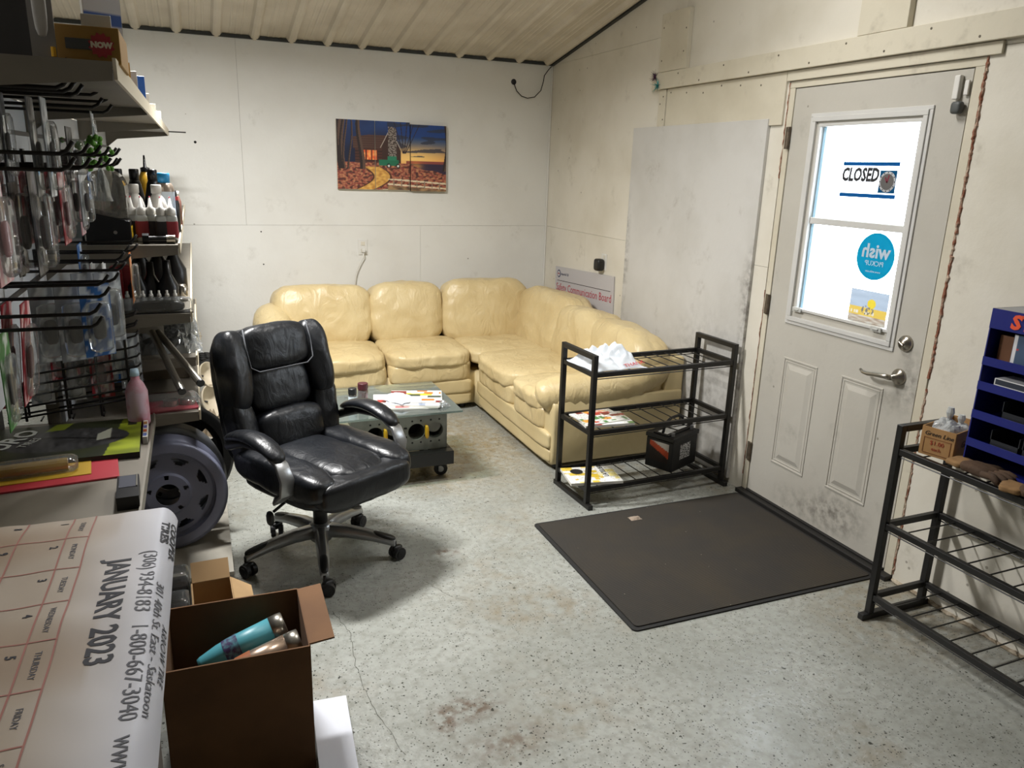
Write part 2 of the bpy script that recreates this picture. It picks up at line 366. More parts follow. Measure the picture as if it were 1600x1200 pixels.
# right wall: core with the door opening
DY0, DY1, DZ = 2.127, 3.041, 2.06
b = MB()
for y0, y1, z0, z1 in ((DY1+.035, YB+.14, -.05, 2.12), (-3.6, DY0-.035, -.05, 2.12), (-3.6, YB+.14, 2.10, 4.3)):
    b.bx(XR+0.006, XR+0.14, y0, y1, z0, z1)
wr = struct(b.build('wall_right', M_GAP))
X0, X1 = XR-0.004, XR+0.006
for y0, y1, z0, z1, m in ((4.17, YB, 1.217, 2.44, M_WALLR), (5.08, YB, 0, 1.217, M_WALLR), (3.085, 5.08, 0, 1.217, M_WALLR), (3.085, 4.17, 1.217, 2.14, M_WALLR),
                          (0.6, 2.075, 0, 2.125, M_WALLR), (-1.8, 0.6, 0, 2.125, M_WALLR), (-3.6, -1.8, 0, 2.125, M_WALLR),
                          (4.0, YB, 2.44, 2.85, M_WALLR), (2.56, 4.0, 2.14, 3.15, M_WALLR), (0.3, 2.56, 2.125, 3.6, M_WALLR), (-3.6, 0.3, 2.125, 4.3, M_WALLR)):
    sheet(wr, X0, X1, y0, y1, z0, z1, m)
# other walls (behind and left of the camera)
struct(MB().bx(-3.1, XR+.14, -3.7, -3.6, -.05, 4.4).build('wall_front', M_WALL))
struct(MB().bx(-3.2, -3.1, -3.7, YB+.14, -.05, 4.4).build('wall_left', M_WALL))
# ceiling: ribbed metal sheet climbing from the back wall
M_CEIL = mat('cream_ribbed_metal', '#d2c9b8', 0.38, 0.0, 0.25, 3.0, '#beb4a2', spec=0.6)
prof = []; x = -3.137
while x < XR+0.15:
    prof += [(x-0.036, 0), (x-0.022, -0.021), (x-0.008, -0.026), (x+0.008, -0.026), (x+0.022, -0.021), (x+0.036, 0)]
    for k in (0.085, 0.12, 0.155): prof += [(x+k-0.008, 0), (x+k-0.003, -0.003), (x+k+0.003, -0.003), (x+k+0.008, 0)]
    x += 0.2395
b = MB(); n = len(prof); vs = []; fs = []
for y in (YB+.1, -3.65):
    vs += [(px_, y, ceil_z(y)+pz_) for px_, pz_ in prof]
vs += [(prof[0][0], YB+.1, ceil_z(YB+.1)+.06), (prof[-1][0], YB+.1, ceil_z(YB+.1)+.06), (prof[-1][0], -3.65, ceil_z(-3.65)+.06), (prof[0][0], -3.65, ceil_z(-3.65)+.06)]
for i in range(n-1): fs.append((i, n+i, n+i+1, i+1))
fs.append((2*n, 2*n+1, 2*n+2, 2*n+3))
b.add(vs, fs); ceil_o = struct(b.build('ceiling', M_CEIL))
for k in range(9):
    xx = -0.06 + 0.2395*k; yy = 4.70
    MB().lathe([(0.009, 0), (0.007, 0.006)], 8, Matrix.Translation((xx+0.75, yy, ceil_z(yy)-0.007))).build('screw', mat('screw_head', '#3b362f', 0.6), ceil_o)
M_TRIM = mat('dark_edge_trim', '#2c2f2d', 0.6)
struct(MB().bx(-3.1, XR-.006, YB-.022, YB-.001, ZC-.022, ZC-.002).build('trim_1', M_TRIM))
b = MB(); yy0, yy1 = YB-.03, -3.5
b.sweep([(0, -.016), (0.022, -.016), (0.022, .004), (0, .004)], [(XR-.028, yy0, ceil_z(yy0)-.014), (XR-.028, yy1, ceil_z(yy1)-.014)], [((1, 0, 0), (0, 0, 1))]*2)
struct(b.build('trim_2', M_TRIM))
struct(MB().bx(XR-.016, XR-.005, YB-.014, YB-.001, 0.02, ZC-.03).build('trim_3', M_WALL, bevel=.003))   # white corner bead
# painted lumber on the door wall
def lumber(n, y0, y1, z0, z1, t=0.02, m=M_LUMBER): return struct(MB().bx(XR-.004-t, XR-.0045, y0, y1, z0, z1).build('trim_%d' % n, m, bevel=.002))
lumber(4, 0.2, 4.265, 2.142, 2.235, 0.034)
lumber(5, 3.93, 4.207, 2.237, 2.556, 0.03)
lumber(6, 2.43, 2.68, 2.237, 2.98, 0.03)
lumber(7, 4.125, 4.20, 1.90, 2.140, 0.018)
lumber(8, 3.10, 4.120, 1.90, 2.140, 0.012)
lumber(9, 2.02, 3.095, 2.096, 2.140, 0.014)
M_BEAD = mat('nail_head', '#5d5546', 0.7)
for t, pts in (('trim_4', [(4.2-k*0.21, 2.16+0.055*(k % 2)) for k in range(12)]), ('trim_8', [(4.08-k*0.16, 2.118-0.012*(k % 3)) for k in range(6)]), ('trim_5', [(4.18, 2.30), (4.18, 2.48), (3.96, 2.33), (3.95, 2.45)]), ('trim_7', [(4.14, 1.97), (4.18, 2.06), (4.15, 2.10)])):
    o = bpy.data.objects[t]; tt = {'trim_4': .034, 'trim_8': .012, 'trim_5': .03, 'trim_7': .018}[t]
    for y, z in pts: MB().cyl((XR-.0048-tt, y, z), (XR-.002-tt, y, z), 0.005, 8).build('nail', M_BEAD, o)
# big loose white board covering the wall beside the door
tag(MB().bx(XR-.0225, XR-.0045, 3.19, 4.468, 0.03, 1.932).build('wall_board', M_BOARD, bevel=.002), 'tall smudged white board fixed flat on the wall between sofa and door', 'board')
# ------------------------------------------------------------------ the door
dr = empty('door_1', (XR+.02, (DY0+DY1)/2, 0.03), kind='structure')
WY0, WY1, WZ0, WZ1 = 2.303, 2.857, 1.045, 1.892
b = MB(); a0, a1 = XR, XR+.044
for y0, y1, z0, z1 in ((DY0, WY0, .032, DZ), (WY1, DY1, .032, DZ), (WY0, WY1, .032, WZ0), (WY0, WY1, WZ1, DZ)): b.bx(a0, a1, y0, y1, z0, z1)
leaf = b.build('door_leaf', M_DOOR, dr)
def ring(b, xo, xi, y0, y1, z0, z1, w):
    for q in ((y0, y1, z1-w, z1), (y0, y1, z0, z0+w), (y0, y0+w, z0+w, z1-w), (y1-w, y1, z0+w, z1-w)): b.bx(xo, xi, *q)
    return b
M_WFR = mat('window_frame_white', '#cbcac6', 0.4, var=.1, vscale=5)
b = MB(); ring(b, XR-.007, XR+.001, 2.266, 2.916, .968, 1.943, .016); ring(b, XR-.013, XR+.001, 2.282, 2.90, .985, 1.928, .022); ring(b, XR-.009, XR+.03, 2.300, 2.860, 1.04, 1.897, .014)
wf = b.build('window_frame', M_WFR, dr, bevel=.0025)
MB().bx(XR+.002, XR+.03, WY0, WY1, 1.452, 1.482).build('sash_rail', M_WFR, wf, bevel=.003)
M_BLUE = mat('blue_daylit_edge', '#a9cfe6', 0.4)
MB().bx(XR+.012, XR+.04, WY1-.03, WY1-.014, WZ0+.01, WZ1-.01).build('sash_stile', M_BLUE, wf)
M_GLASS = clear_mat('window_glass', '#ffffff', 0.06, 0.0)
for z0, z1, xg in ((1.055, 1.455, .020), (1.478, 1.885, .026)): MB().bx(XR+xg, XR+xg+.004, WY0+.008, WY1-.008, z0, z1).build('pane', M_GLASS, wf)
M_LATCH = mat('latch_clear_white', '#b9b9b4', 0.3)
for y in (2.836, 2.36): MB().bx(XR-.018, XR-.010, y-.028, y+.028, 1.035, 1.057).box((XR-.02, y, 1.046), (.006, .03, .008)).build('window_latch', M_LATCH, wf, bevel=.002)
for y0, y1, z0, z1 in ((2.664, 2.892, .243, .800), (2.281, 2.517, .255, .803)):
    b = MB(); ring(b, XR-.004, XR+.001, y0, y1, z0, z1, .010); pm = b.build('panel_moulding', M_DOOR, leaf, bevel=.003)
    b = MB(); ring(b, XR-.002, XR+.001, y0+.016, y1-.016, z0+.016, z1-.016, .006); b.build('panel_bead', M_DOOR, leaf, bevel=.001)
    # raised field with sloped edges
    q0 = [(y0+.030, z0+.030), (y1-.030, z0+.030), (y1-.030, z1-.030), (y0+.030, z1-.030)]; q1 = [(y0+.055, z0+.055), (y1-.055, z0+.055), (y1-.055, z1-.055), (y0+.055, z1-.055)]
    vs = [(XR+.0005, y, z) for y, z in q0] + [(XR-.007, y, z) for y, z in q1]
    MB().add(vs, [(4, 7, 6, 5)] + [(i, 4+i, 4+(i+1) % 4, (i+1) % 4) for i in range(4)]).build('door_panel', M_DOOR, leaf)
M_NICK = mat('brushed_nickel', '#b3ada2', 0.28, 1.0)
mm = Matrix.Translation((XR, 2.211, 1.016)) @ Matrix.Rotation(-PI/2, 4, 'Y')
db = MB().lathe([(.034, -.001), (.034, .006), (.028, .016), (.018, .020), (.017, .024)], 24, mm).build('deadbolt', M_NICK, dr, smooth=True)
MB().box((XR-.029, 2.211, 1.016), (.012, .026, .008), rx=.5).build('thumb_turn', M_NICK, db, bevel=.002)
mm = Matrix.Translation((XR, 2.217, .872)) @ Matrix.Rotation(-PI/2, 4, 'Y')
hd = MB().lathe([(.035, -.001), (.035, .004), (.030, .012), (.014, .020), (.011, .05)], 24, mm).build('door_handle', M_NICK, dr, smooth=True)
MB().tube([(XR-.052, 2.217, .872), (XR-.056, 2.245, .873), (XR-.056, 2.29, .868), (XR-.054, 2.33, .861), (XR-.05, 2.36, .861), (XR-.046, 2.378, .868)], .008, 10, rs=[.011, .011, .010, .009, .008, .006]).build('lever', M_NICK, hd, smooth=True)
M_HINGE = mat('worn_hinge', '#6e6253', 0.5, 0.6, .5, 60)
for z in (1.84, 1.035, .24):
    MB().cyl((XR-.009, 3.048, z-.05), (XR-.009, 3.048, z+.05), .009, 10).bx(XR-.005, XR-.001, 3.048, 3.075, z-.05, z+.05).build('hinge', M_HINGE, dr)
# jamb, threshold, ragged foam
b = MB()
for y0, y1, z0, z1 in ((DY1+.005, DY1+.04, 0, 2.0635), (DY0-.045, DY0-.006, 0, 2.0635), (DY0-.045, DY1+.04, 2.064, 2.095)): b.bx(XR-.004, XR+.12, y0, y1, z0, z1)
fr = struct(b.build('trim_10', M_LUMBER, bevel=.002))
MB().bx(XR+.046, XR+.06, DY0-.006, DY0+.014, 0.03, 2.06).bx(XR+.046, XR+.06, DY1-.014, DY1+.005, 0.03, 2.06).bx(XR+.046, XR+.06, DY0, DY1, 2.045, 2.064).build('weather_strip', M_GAP, fr)
struct(MB().bx(XR-.045, XR+.12, DY0-.05, DY1+.045, 0.0, .022).bx(XR-.012, XR+.05, DY0, DY1, .022, .031).build('trim_11', mat('black_threshold', '#1c1a18', 0.55), bevel=.003))
M_FOAM = mat('rusty_foam', '#8d5a44', 0.95, var=.8, vscale=30, var2='#cbbda8', bump=.6, bscale=160)
def ragged(p0, p1, r, n, seed):
    q = random.Random(seed); pts = []; rs = []
    for i in range(n+1):
        t = i/n; p = Vector(p0).lerp(Vector(p1), t); d = Vector((q.uniform(-.002, .001), q.uniform(-.003, .003), q.uniform(-.004, .004)))
        pts.append(p+d); rs.append(r*q.uniform(.5, 1.0))
    return MB().tube(pts, r, 6, rs=rs)
ragged((XR-.004, DY1+.045, 2.102), (XR-.004, DY0-.05, 2.106), .008, 90, 1).build('foam_strip', M_FOAM, fr)
ragged((XR-.004, DY0-.052, 2.10), (XR-.004, DY0-.052, 0.9), .0085, 110, 2).build('foam_strip', M_FOAM, fr)
ragged((XR-.004, DY0-.050, .86), (XR-.004, DY0-.054, 0.03), .006, 80, 3).build('foam_strip', M_FOAM, fr)
ragged((XR-.004, DY1+.043, 2.09), (XR-.004, DY1+.043, 1.65), .005, 24, 4).build('foam_strip', M_FOAM, fr)
ragged((XR-.004, DY1+.043, 1.1), (XR-.004, DY1+.043, 0.1), .003, 40, 5).build('foam_strip', M_FOAM, fr)
# grime along the wall foot right of the door
ragged((XR-.006, 2.07, .006), (XR-.006, 0.9, .006), .012, 60, 6).build('crumbled_edge', mat('crumbly_concrete', '#8a7c68', 0.95, var=.8, vscale=40, var2='#c9bda9'), wr)
# alarm contact at the top of the door
al = empty('door_alarm_sensor', (XR-.01, 2.17, 1.95), label='white door alarm sensor with dark grey cap at the door top corner', cat='sensor')
MB().bx(XR-.022, XR-.001, 2.162, 2.186, 1.955, 2.04).build('sensor_body', mat('white_plastic', '#dcdad4', .4), al, bevel=.004)
MB().bx(XR-.014, XR-.005, 2.128, 2.146, 1.968, 2.02).build('magnet', mat('white_plastic', '#dcdad4'), al, bevel=.003)
MB().cushion((XR-.02, 2.155, 1.925), (.03, .042, .045), 4, 6).build('cap', mat('dark_grey_plastic', '#4a4d4c', .5), al, smooth=True)
# outdoors seen through the pane: pale ground so the world is not a void
# ------------------------------------------------------------------ hooded shop lights (overhead, out of the picture)
M_HOOD = mat('white_enamel', '#e6e4de', .4); M_TUBE = mat('lamp_tube', '#fff4e2', .4, emit='#fff1dc', estr=2.0)
for i, (x, y, z, p, gl) in enumerate(LAMPS):
    e = empty('shop_light', (x, y, z), label=['hooded shop light above the display shelves', 'hooded shop light over the aisle left of the shelves', 'hooded shop light above the open floor'][i], cat='lamp', group='ceiling shop lights')
    MB().bx(x-.34, x+.34, y-.1, y+.1, z+.0, z+.03).build('hood', M_HOOD, e, bevel=.01)
    for s in (-.28, .28): MB().cyl((x+s, y, z+.03), (x+s, y, ceil_z(y)-.01), .004, 6).build('hanger', M_TRIM, e)
# ================================================================== FURNITURE
def leather(name, c1, c2, rough, bump, scale, spec=.5):
    m, nt, b = node_mat(name); tc = nt.nodes.new('ShaderNodeTexCoord'); v = tc.outputs['Object']
    nt.links.new(nmix(nt, nnoise(nt, v, 3.5, 5, .35, .75), srgb(c1), srgb(c2)), b.inputs['Base Color'])
    b.inputs['Roughness'].default_value = rough; b.inputs['Specular IOR Level'].default_value = spec
    w = nt.nodes.new('ShaderNodeTexNoise'); w.inputs['Scale'].default_value = scale; w.inputs['Detail'].default_value = 3; w.inputs['Distortion'].default_value = 1.6
    mp = nt.nodes.new('ShaderNodeMapping'); mp.inputs['Scale'].default_value = (1.0, 1.0, .55); nt.links.new(v, mp.inputs[0]); nt.links.new(mp.outputs[0], w.inputs['Vector'])
    g = nt.nodes.new('ShaderNodeTexNoise'); g.inputs['Scale'].default_value = 240; nt.links.new(v, g.inputs['Vector'])
    h = nmath(nt, 'ADD', w.outputs['Fac'], nmath(nt, 'MULTIPLY', g.outputs['Fac'], .06))
    bp = nt.nodes.new('ShaderNodeBump'); bp.inputs['Strength'].default_value = bump; bp.inputs['Distance'].default_value = 0.02
    nt.links.new(h, bp.inputs['Height']); nt.links.new(bp.outputs[0], b.inputs['Normal']); return m
M_CREAM = leather('cream_leather', '#d2bf92', '#c3ad7e', .36, .5, 11.0)
M_CREAM2 = leather('cream_leather_smooth', '#cfbd90', '#c1ad80', .42, .16, 7.0)
M_BLK = leather('black_leather', '#111419', '#0b0d11', .37, .18, 16.0, .5)
M_BLKP = mat('black_plastic', '#141414', .45); M_STEELBLK = mat('black_powder_coat', '#151413', .42, 0.0, .3, 30)
M_SILVER = mat('silver_paint', '#9c9d9e', .32, .75, .15, 12)
sofa = empty('sectional_sofa', (1.75, 4.9, 0), label='cream leather corner sectional sofa against the back wall', cat='sofa')
S = lambda mb, n, m=M_CREAM, **k: mb.build(n, m, sofa, smooth=True, **k)
def pad(c, d, k=5, wr=.006, ws=8, n=14, M=None, crown=0.0, seed=0): return MB().cushion(c, d, k, n, wr, ws, M, crown=crown, seed=seed)
# bases
S(MB().bx(.50, 1.76, 4.93, 5.70, .035, .26).bx(1.76, 2.62, 4.80, 5.72, .035, .26).bx(1.80, 2.62, 3.72, 4.80, .035, .26), 'base', M_CREAM2)
for x, y in ((.56, 4.97), (1.68, 4.97), (1.83, 3.70), (2.5, 3.70), (.6, 5.6)): MB().cyl((x, y, 0), (x, y, .04), .025, 12).build('foot', M_BLKP, sofa)
S(MB().bx(.46, 2.63, 5.60, 5.755, .06, .66), 'back_frame', M_CREAM2, bevel=.02); S(MB().bx(2.50, 2.632, 3.66, 5.60, .06, .62), 'back_frame', M_CREAM2, bevel=.02)
# fronts: rail, front panel, seat border
for x0, x1 in ((.55, 1.128), (1.136, 1.728)):
    S(pad(((x0+x1)/2, 4.925, .085), (x1-x0, .07, .09), 8, 0, n=8), 'base_rail', M_CREAM2); S(pad(((x0+x1)/2, 4.92, .175), (x1-x0, .08, .105), 7, .003, n=10), 'front_panel', M_CREAM2)
    S(pad(((x0+x1)/2, 5.16, .285), (x1-x0, .585, .15), 8, .006, 10), 'seat_border')
S(pad((1.79, 4.26, .085), (.07, 1.20, .09), 9, 0, n=10), 'base_rail', M_CREAM2); S(pad((1.785, 4.26, .175), (.08, 1.20, .105), 9, .003, n=12), 'front_panel', M_CREAM2)
for y0, y1 in ((4.205, 4.865), (3.735, 4.200)): S(pad((2.03, (y0+y1)/2, .285), (.585, y1-y0, .15), 8, .006, 10), 'seat_border')
# seats
for i, (x0, x1) in enumerate(((.54, 1.132), (1.132, 1.735))): S(pad(((x0+x1)/2, 5.165, .375), (x1-x0, .64, .13), 4.5, .010, 9, 22, crown=.12, seed=i), 'seat_cushion')
S(pad((2.05, 5.14, .370), (.66, .60, .13), 4.5, .012, 8, 18, crown=.1, seed=4), 'seat_cushion')
for i, (y0, y1) in enumerate(((4.200, 4.875), (3.74, 4.202))): S(pad((2.03, (y0+y1)/2, .375), (.635, y1-y0, .135), 4.5, .010, 9, 22, crown=.12, seed=6+i), 'seat_cushion')
# back cushions, leaning
def back(cx, cy, w, h, face, seed, zc=.595, th=.30, roll=0.0):
    M = Matrix.Translation((cx, cy, zc)) @ Matrix.Rotation(face, 4, 'Z') @ Matrix.Rotation(R(-11), 4, 'X') @ Matrix.Rotation(roll, 4, 'Y')
    S(MB().cushion((0, 0, 0), (w, th, h), 4.0, 22, .012, 7.5, M, seed=seed), 'back_cushion')
back(.79, 5.50, .70, .46, 0, 1); back(1.395, 5.50, .56, .47, 0, 2); back(2.02, 5.47, .72, .50, R(-4), 3)
back(2.40, 5.02, .80, .47, R(-84), 4, .575); back(2.40, 4.47, .60, .43, R(-90), 5, .555); back(2.41, 3.98, .66, .42, R(-90), 6, .54, roll=R(5))
# arms
def arm(pts, rs, nm='arm_roll'):
    pp = []; rr = []
    for i in range(len(pts)-1):
        for k in range(6):
            t = k/6; pp.append(Vector(pts[i]).lerp(Vector(pts[i+1]), t)); rr.append(rs[i]*(1-t)+rs[i+1]*t + .004*math.sin(17*(i+t)))
    pp.append(Vector(pts[-1])); rr.append(rs[-1]); S(MB().tube(pp, .1, 20, rs=rr), nm)
arm([(1.735, 3.78, .40), (1.76, 3.765, .415), (1.84, 3.75, .43), (2.05, 3.735, .44), (2.28, 3.73, .47), (2.45, 3.74, .54), (2.56, 3.76, .60)], [.04, .095, .108, .105, .11, .115, .08])
S(MB().bx(1.80, 2.62, 3.645, 3.72, .04, .42), 'arm_side', M_CREAM2, bevel=.012); S(pad((1.80, 3.735, .22), (.06, .19, .38), 7, .002, n=10), 'arm_front', M_CREAM2)
arm([(.50, 4.93, .41), (.495, 4.96, .43), (.47, 5.1, .46), (.45, 5.28, .52), (.44, 5.45, .58), (.47, 5.62, .60)], [.05, .11, .12, .13, .13, .09])
S(MB().bx(.39, .47, 4.98, 5.66, .04, .44), 'arm_side', M_CREAM2, bevel=.012); S(pad((.49, 4.955, .22), (.19, .06, .38), 7, .002, n=10), 'arm_front', M_CREAM2)
# ------------------------------------------------------------------ office chair (local: +y forward)
CHM = Matrix.Translation((.403, 3.075, 0)) @ Matrix.Rotation(R(210), 4, 'Z')
chair = empty('office_chair', (.403, 3.075, 0), R(210), 'black leather high-back office chair with silver arms and five casters', 'chair')
def Cb(mb, n, m, parent=None, smooth=True, **k):
    o = mb.build(n, m, None, smooth=smooth, **k); o.parent = parent or chair; return o
b = MB().lathe([(.045, .085), (.05, .10), (.05, .15), (.034, .165)], 20); hub = Cb(b, 'base_hub', M_SILVER)
for k in range(5):
    a = R(48-210+72*k); ca, sa = math.cos(a), math.sin(a); T = Matrix.Rotation(a, 4, 'Z')
    pts = [(r*ca, r*sa, z) for r, z in ((.03, .13), (.12, .128), (.22, .112), (.30, .09), (.325, .08))]
    up = Vector((0, 0, 1)); side = Vector((-sa, ca, 0))
    b = MB(); vs = []
    prof8 = [(-1, -1), (1, -1), (1, .2), (.6, 1), (-.6, 1), (-1, .2)]
    leg = MB(); vs = []; fs = []
    for (p, w, h) in zip(pts, (.03, .026, .023, .019, .016), (.026, .024, .02, .017, .014)):
        vs += [tuple(Vector(p) + side*w*u + up*h*q) for u, q in prof8]
    for j in range(4):
        for i in range(6): fs.append((j*6+i, j*6+(i+1) % 6, (j+1)*6+(i+1) % 6, (j+1)*6+i))
    fs += [(5, 4, 3, 2, 1, 0), (24, 25, 26, 27, 28, 29)]
    lg = Cb(leg.add(vs, fs), 'leg', M_SILVER, bevel=.004)
    Cb(MB().cushion((.275*ca, .275*sa, .108), (.10, .032, .018), 3, 6, M=None) if False else MB().cushion((0, 0, 0), (.11, .034, .022), 3, 6, M=Matrix.Translation((.272*ca, .272*sa, .110)) @ T @ Matrix.Rotation(R(14), 4, 'Y')), 'end_cap', M_BLKP, lg)
    cs = Cb(MB().cyl((.322*ca, .322*sa, .045), (.322*ca, .322*sa, .085), .008, 10), 'caster', M_BLKP); d = R(40*k+15); tx, ty = math.cos(d), math.sin(d)
    c0 = Vector((.322*ca, .322*sa, .029)) + Vector((tx, ty, 0))*.012
    for s in (-1, 1):
        w = Vector((-ty, tx, 0))*s
        Cb(MB().cyl(c0+w*.006, c0+w*.026, .029, 18).cyl(c0+w*.026, c0+w*.029, .018, 14), 'wheel', mat('caster_black', '#1d1d1e', .5), cs, smooth=False, bevel=.004)
    Cb(MB().cushion(tuple(c0+Vector((0, 0, .018))), (.05, .03, .034), 3, 6), 'hood', M_BLKP, cs)
Cb(MB().cyl((0, 0, .15), (0, 0, .27), .03, 18).cyl((0, 0, .27), (0, 0, .36), .022, 16), 'gas_lift', M_BLKP)
Cb(MB().bx(-.09, .09, -.12, .14, .335, .375), 'tilt_mechanism', M_BLKP, smooth=False, bevel=.01)
lv = Cb(MB().tube([(.08, .02, .355), (.20, .05, .345), (.27, .06, .325)], .006, 8), 'lever', M_BLKP); Cb(MB().cushion((.29, .065, .305), (.022, .035, .06), 3, 6), 'paddle', M_BLKP, lv)
Cb(MB().cushion((0, .03, .40), (.50, .54, .10), 5, 10), 'seat_shell', M_BLK)
Cb(MB().cushion((0, .03, .455), (.29, .56, .12), 4, 14, .006, 9, crown=.1), 'seat_centre', M_BLK)
for s in (-1, 1): Cb(MB().cushion((s*.20, .03, .455), (.15, .57, .135), 3.6, 14, .007, 9, seed=s), 'seat_bolster', M_BLK)
Cb(MB().cushion((0, .285, .425), (.46, .12, .13), 4, 14, .004, 9), 'seat_front', M_BLK)
TB = Matrix.Translation((0, -.20, .43)) @ Matrix.Rotation(R(13), 4, 'X')
def bp(n, c, d, k=3.8, wr=.004, m=M_BLK, rz=0.0, ry=0.0, nn=14, sd=0): return Cb(MB().cushion((0, 0, 0), d, k, nn, wr, 9, TB @ Matrix.Translation(c) @ Matrix.Rotation(rz, 4, 'Z') @ Matrix.Rotation(ry, 4, 'Y'), seed=sd), n, m)
bp('back_shell', (0, -.05, .27), (.50, .07, .58), 5); bp('headrest', (0, .03, .475), (.325, .115, .195)); bp('back_panel', (0, .012, .30), (.30, .085, .20)); bp('lumbar_pad', (0, .04, .125), (.315, .13, .175))
for s in (-1, 1):
    bp('upper_wing', (s*.205, .03, .395), (.125, .125, .34), 3.2, .006, rz=s*.25, ry=s*-.06, sd=s); bp('lower_wing', (s*.205, .02, .14), (.12, .11, .33), 3.2, .006, rz=s*.2, ry=s*.10, sd=s+5)
M_STITCH = mat('grey_stitching', '#4a4c50', .7)
hd_ = [TB @ Vector(p) for p in ((-.155, .075, .56), (-.16, .082, .48), (-.155, .085, .40), (-.12, .087, .378), (.12, .087, .378), (.155, .085, .40), (.16, .082, .48), (.155, .075, .56))]
Cb(MB().tube(hd_, .003, 6), 'piping', M_STITCH)
for s in (-1, 1):
    x = s*.295
    pp = [(x, -.20, .575), (x, -.12, .612), (x, -.03, .628), (x, .06, .620), (x, .13, .592), (x, .165, .565)]
    prof = [(math.cos(2*PI*i/14)*.042*(1 if True else 1), math.sin(2*PI*i/14)*.024) for i in range(14)]
    fr_ = []; 
    for i in range(6):
        t = (Vector(pp[min(i+1, 5)])-Vector(pp[max(i-1, 0)])).normalized(); u = Vector((1, 0, 0)); fr_.append((u, u.cross(t)*-1))
    b = MB(); vs = []; fs = []; sc = (.55, .9, 1.05, 1.1, 1.0, .6)
    for i, (p, (u, w)) in enumerate(zip(pp, fr_)): vs += [tuple(Vector(p) + u*a*sc[i] + w*c*sc[i]) for a, c in prof]
    for j in range(5):
        for k in range(14): a_, b_ = j*14+k, j*14+(k+1) % 14; fs.append((a_, b_, b_+14, a_+14))
    fs += [tuple(reversed(range(14))), tuple(range(70, 84))]
    ap = Cb(b.add(vs, fs), 'arm_pad', M_BLK, sub=1)
    # silver loop
    q = [(x, .10, .585), (x, .165, .555), (x, .195, .50), (x, .185, .44), (x, .13, .395), (x-s*.05, .06, .375)]
    b = MB(); vs = []; fs = []
    ww = (.024, .027, .030, .028, .024, .02)
    for i, p in enumerate(q):
        t = (Vector(q[min(i+1, 5)])-Vector(q[max(i-1, 0)])).normalized(); u = Vector((1, 0, 0)); w = u.cross(t)
        vs += [tuple(Vector(p) + u*ww[i]*e + w*.008*f) for e, f in ((-1, -1), (1, -1), (1, 1), (-1, 1))]
    for j in range(5):
        for k in range(4): a_, b_ = j*4+k, j*4+(k+1) % 4; fs.append((a_, b_, b_+4, a_+4))
    fs += [(3, 2, 1, 0), (20, 21, 22, 23)]
    Cb(b.add(vs, fs), 'arm_support', M_SILVER, bevel=.003)
    Cb(MB().tube([(x, .09, .58), (x, .02, .592), (x, -.08, .585), (x, -.18, .55), (x-s*.05, -.25, .52)], .016, 8, rs=[.012, .016, .018, .02, .018]), 'arm_bracket', M_BLKP)
# ------------------------------------------------------------------ engine-block coffee table
tb = empty('engine_block_table', (.95, 3.95, 0), label='glass coffee table standing on a grey engine block with casters', cat='table')
M_CAST = mat('cast_aluminium', '#87867f', .55, .35, .35, 14, '#6c6a62'); M_DARK = mat('bore_black', '#080808', .7); M_YEL = mat('yellow_enamel', '#d6a321', .4)
g = MB().bx(.47, 1.24, 3.65, 4.245, .405, .415).build('glass_top', clear_mat('table_glass', '#dfe8e2', .22, .02, .06, '#cfdcd6'), tb)
bx0, bx1, bz0, bz1, byf = .665, 1.185, .175, .385, 3.755
b = MB(); cxs = (.79, .893, 1.015, 1.118); cuts = [bx0, .8415, .954, 1.0665, bx1]
for i, cx in enumerate(cxs):
    cz = .282; r = .046; n = 24; x0, x1 = cuts[i], cuts[i+1]; vs = []; fs = []
    for k in range(n):
        a = 2*PI*k/n; c, s_ = math.cos(a), math.sin(a); t = 1e9
        for lim, d in ((x1-cx, c), (x0-cx, c), (bz1-cz, s_), (bz0-cz, s_)):
            if abs(d) > 1e-6 and lim/d > 0: t = min(t, lim/d)
        vs += [(cx+r*c, byf, cz+r*s_), (cx+t*c, byf, cz+t*s_), (cx+r*c, byf+.11, cz+r*s_)]
    for k in range(n):
        j = (k+1) % n; fs += [(3*k, 3*k+1, 3*j+1, 3*j), (3*k, 3*j, 3*j+2, 3*k+2)]
    for (ex, ez) in ((x0, bz0), (x1, bz0), (x1, bz1), (x0, bz1)):
        best = sorted(range(n), key=lambda k: (vs[3*k+1][0]-ex)**2+(vs[3*k+1][2]-ez)**2)[:2]; best.sort()
        if best == [0, n-1]: best = [n-1, 0]
        vs.append((ex, byf, ez)); fs.append((3*best[0]+1, len(vs)-1, 3*best[1]+1))
    b.add(vs, fs)
b.bx(bx0, bx1, byf+.125, 4.12, bz0, bz1).bx(bx0, bx1, byf, byf+.13, bz1-.004, bz1).bx(bx0, bx1, byf, byf+.13, bz0, bz0+.004).bx(bx0, bx0+.004, byf, byf+.13, bz0, bz1).bx(bx1-.004, bx1, byf, byf+.13, bz0, bz1)
blk = b.build('engine_block', M_CAST, tb)
for cx in cxs: MB().lathe([(.044, 0), (.044, .01)], 20, Matrix.Translation((cx, byf+.115, .282)) @ Matrix.Rotation(PI/2, 4, 'X')).build('cylinder_bore', M_DARK, blk)
for i in (1, 3): MB().lathe([(.043, 0), (.043, .05), (.036, .055)], 20, Matrix.Translation((cxs[i], byf+.075, .305)) @ Matrix.Rotation(PI/2, 4, 'X')).build('piston', M_CAST, blk, smooth=False)
for cx in cxs:
    for k in range(8):
        a = 2*PI*(k+.5)/8; px_, pz_ = cx+.062*math.cos(a), .282+.066*math.sin(a)
        if bx0+.01 < px_ < bx1-.01: MB().cyl((px_, byf-.0008, pz_), (px_, byf+.003, pz_), .0055, 8).build('bolt_hole', M_DARK, blk)
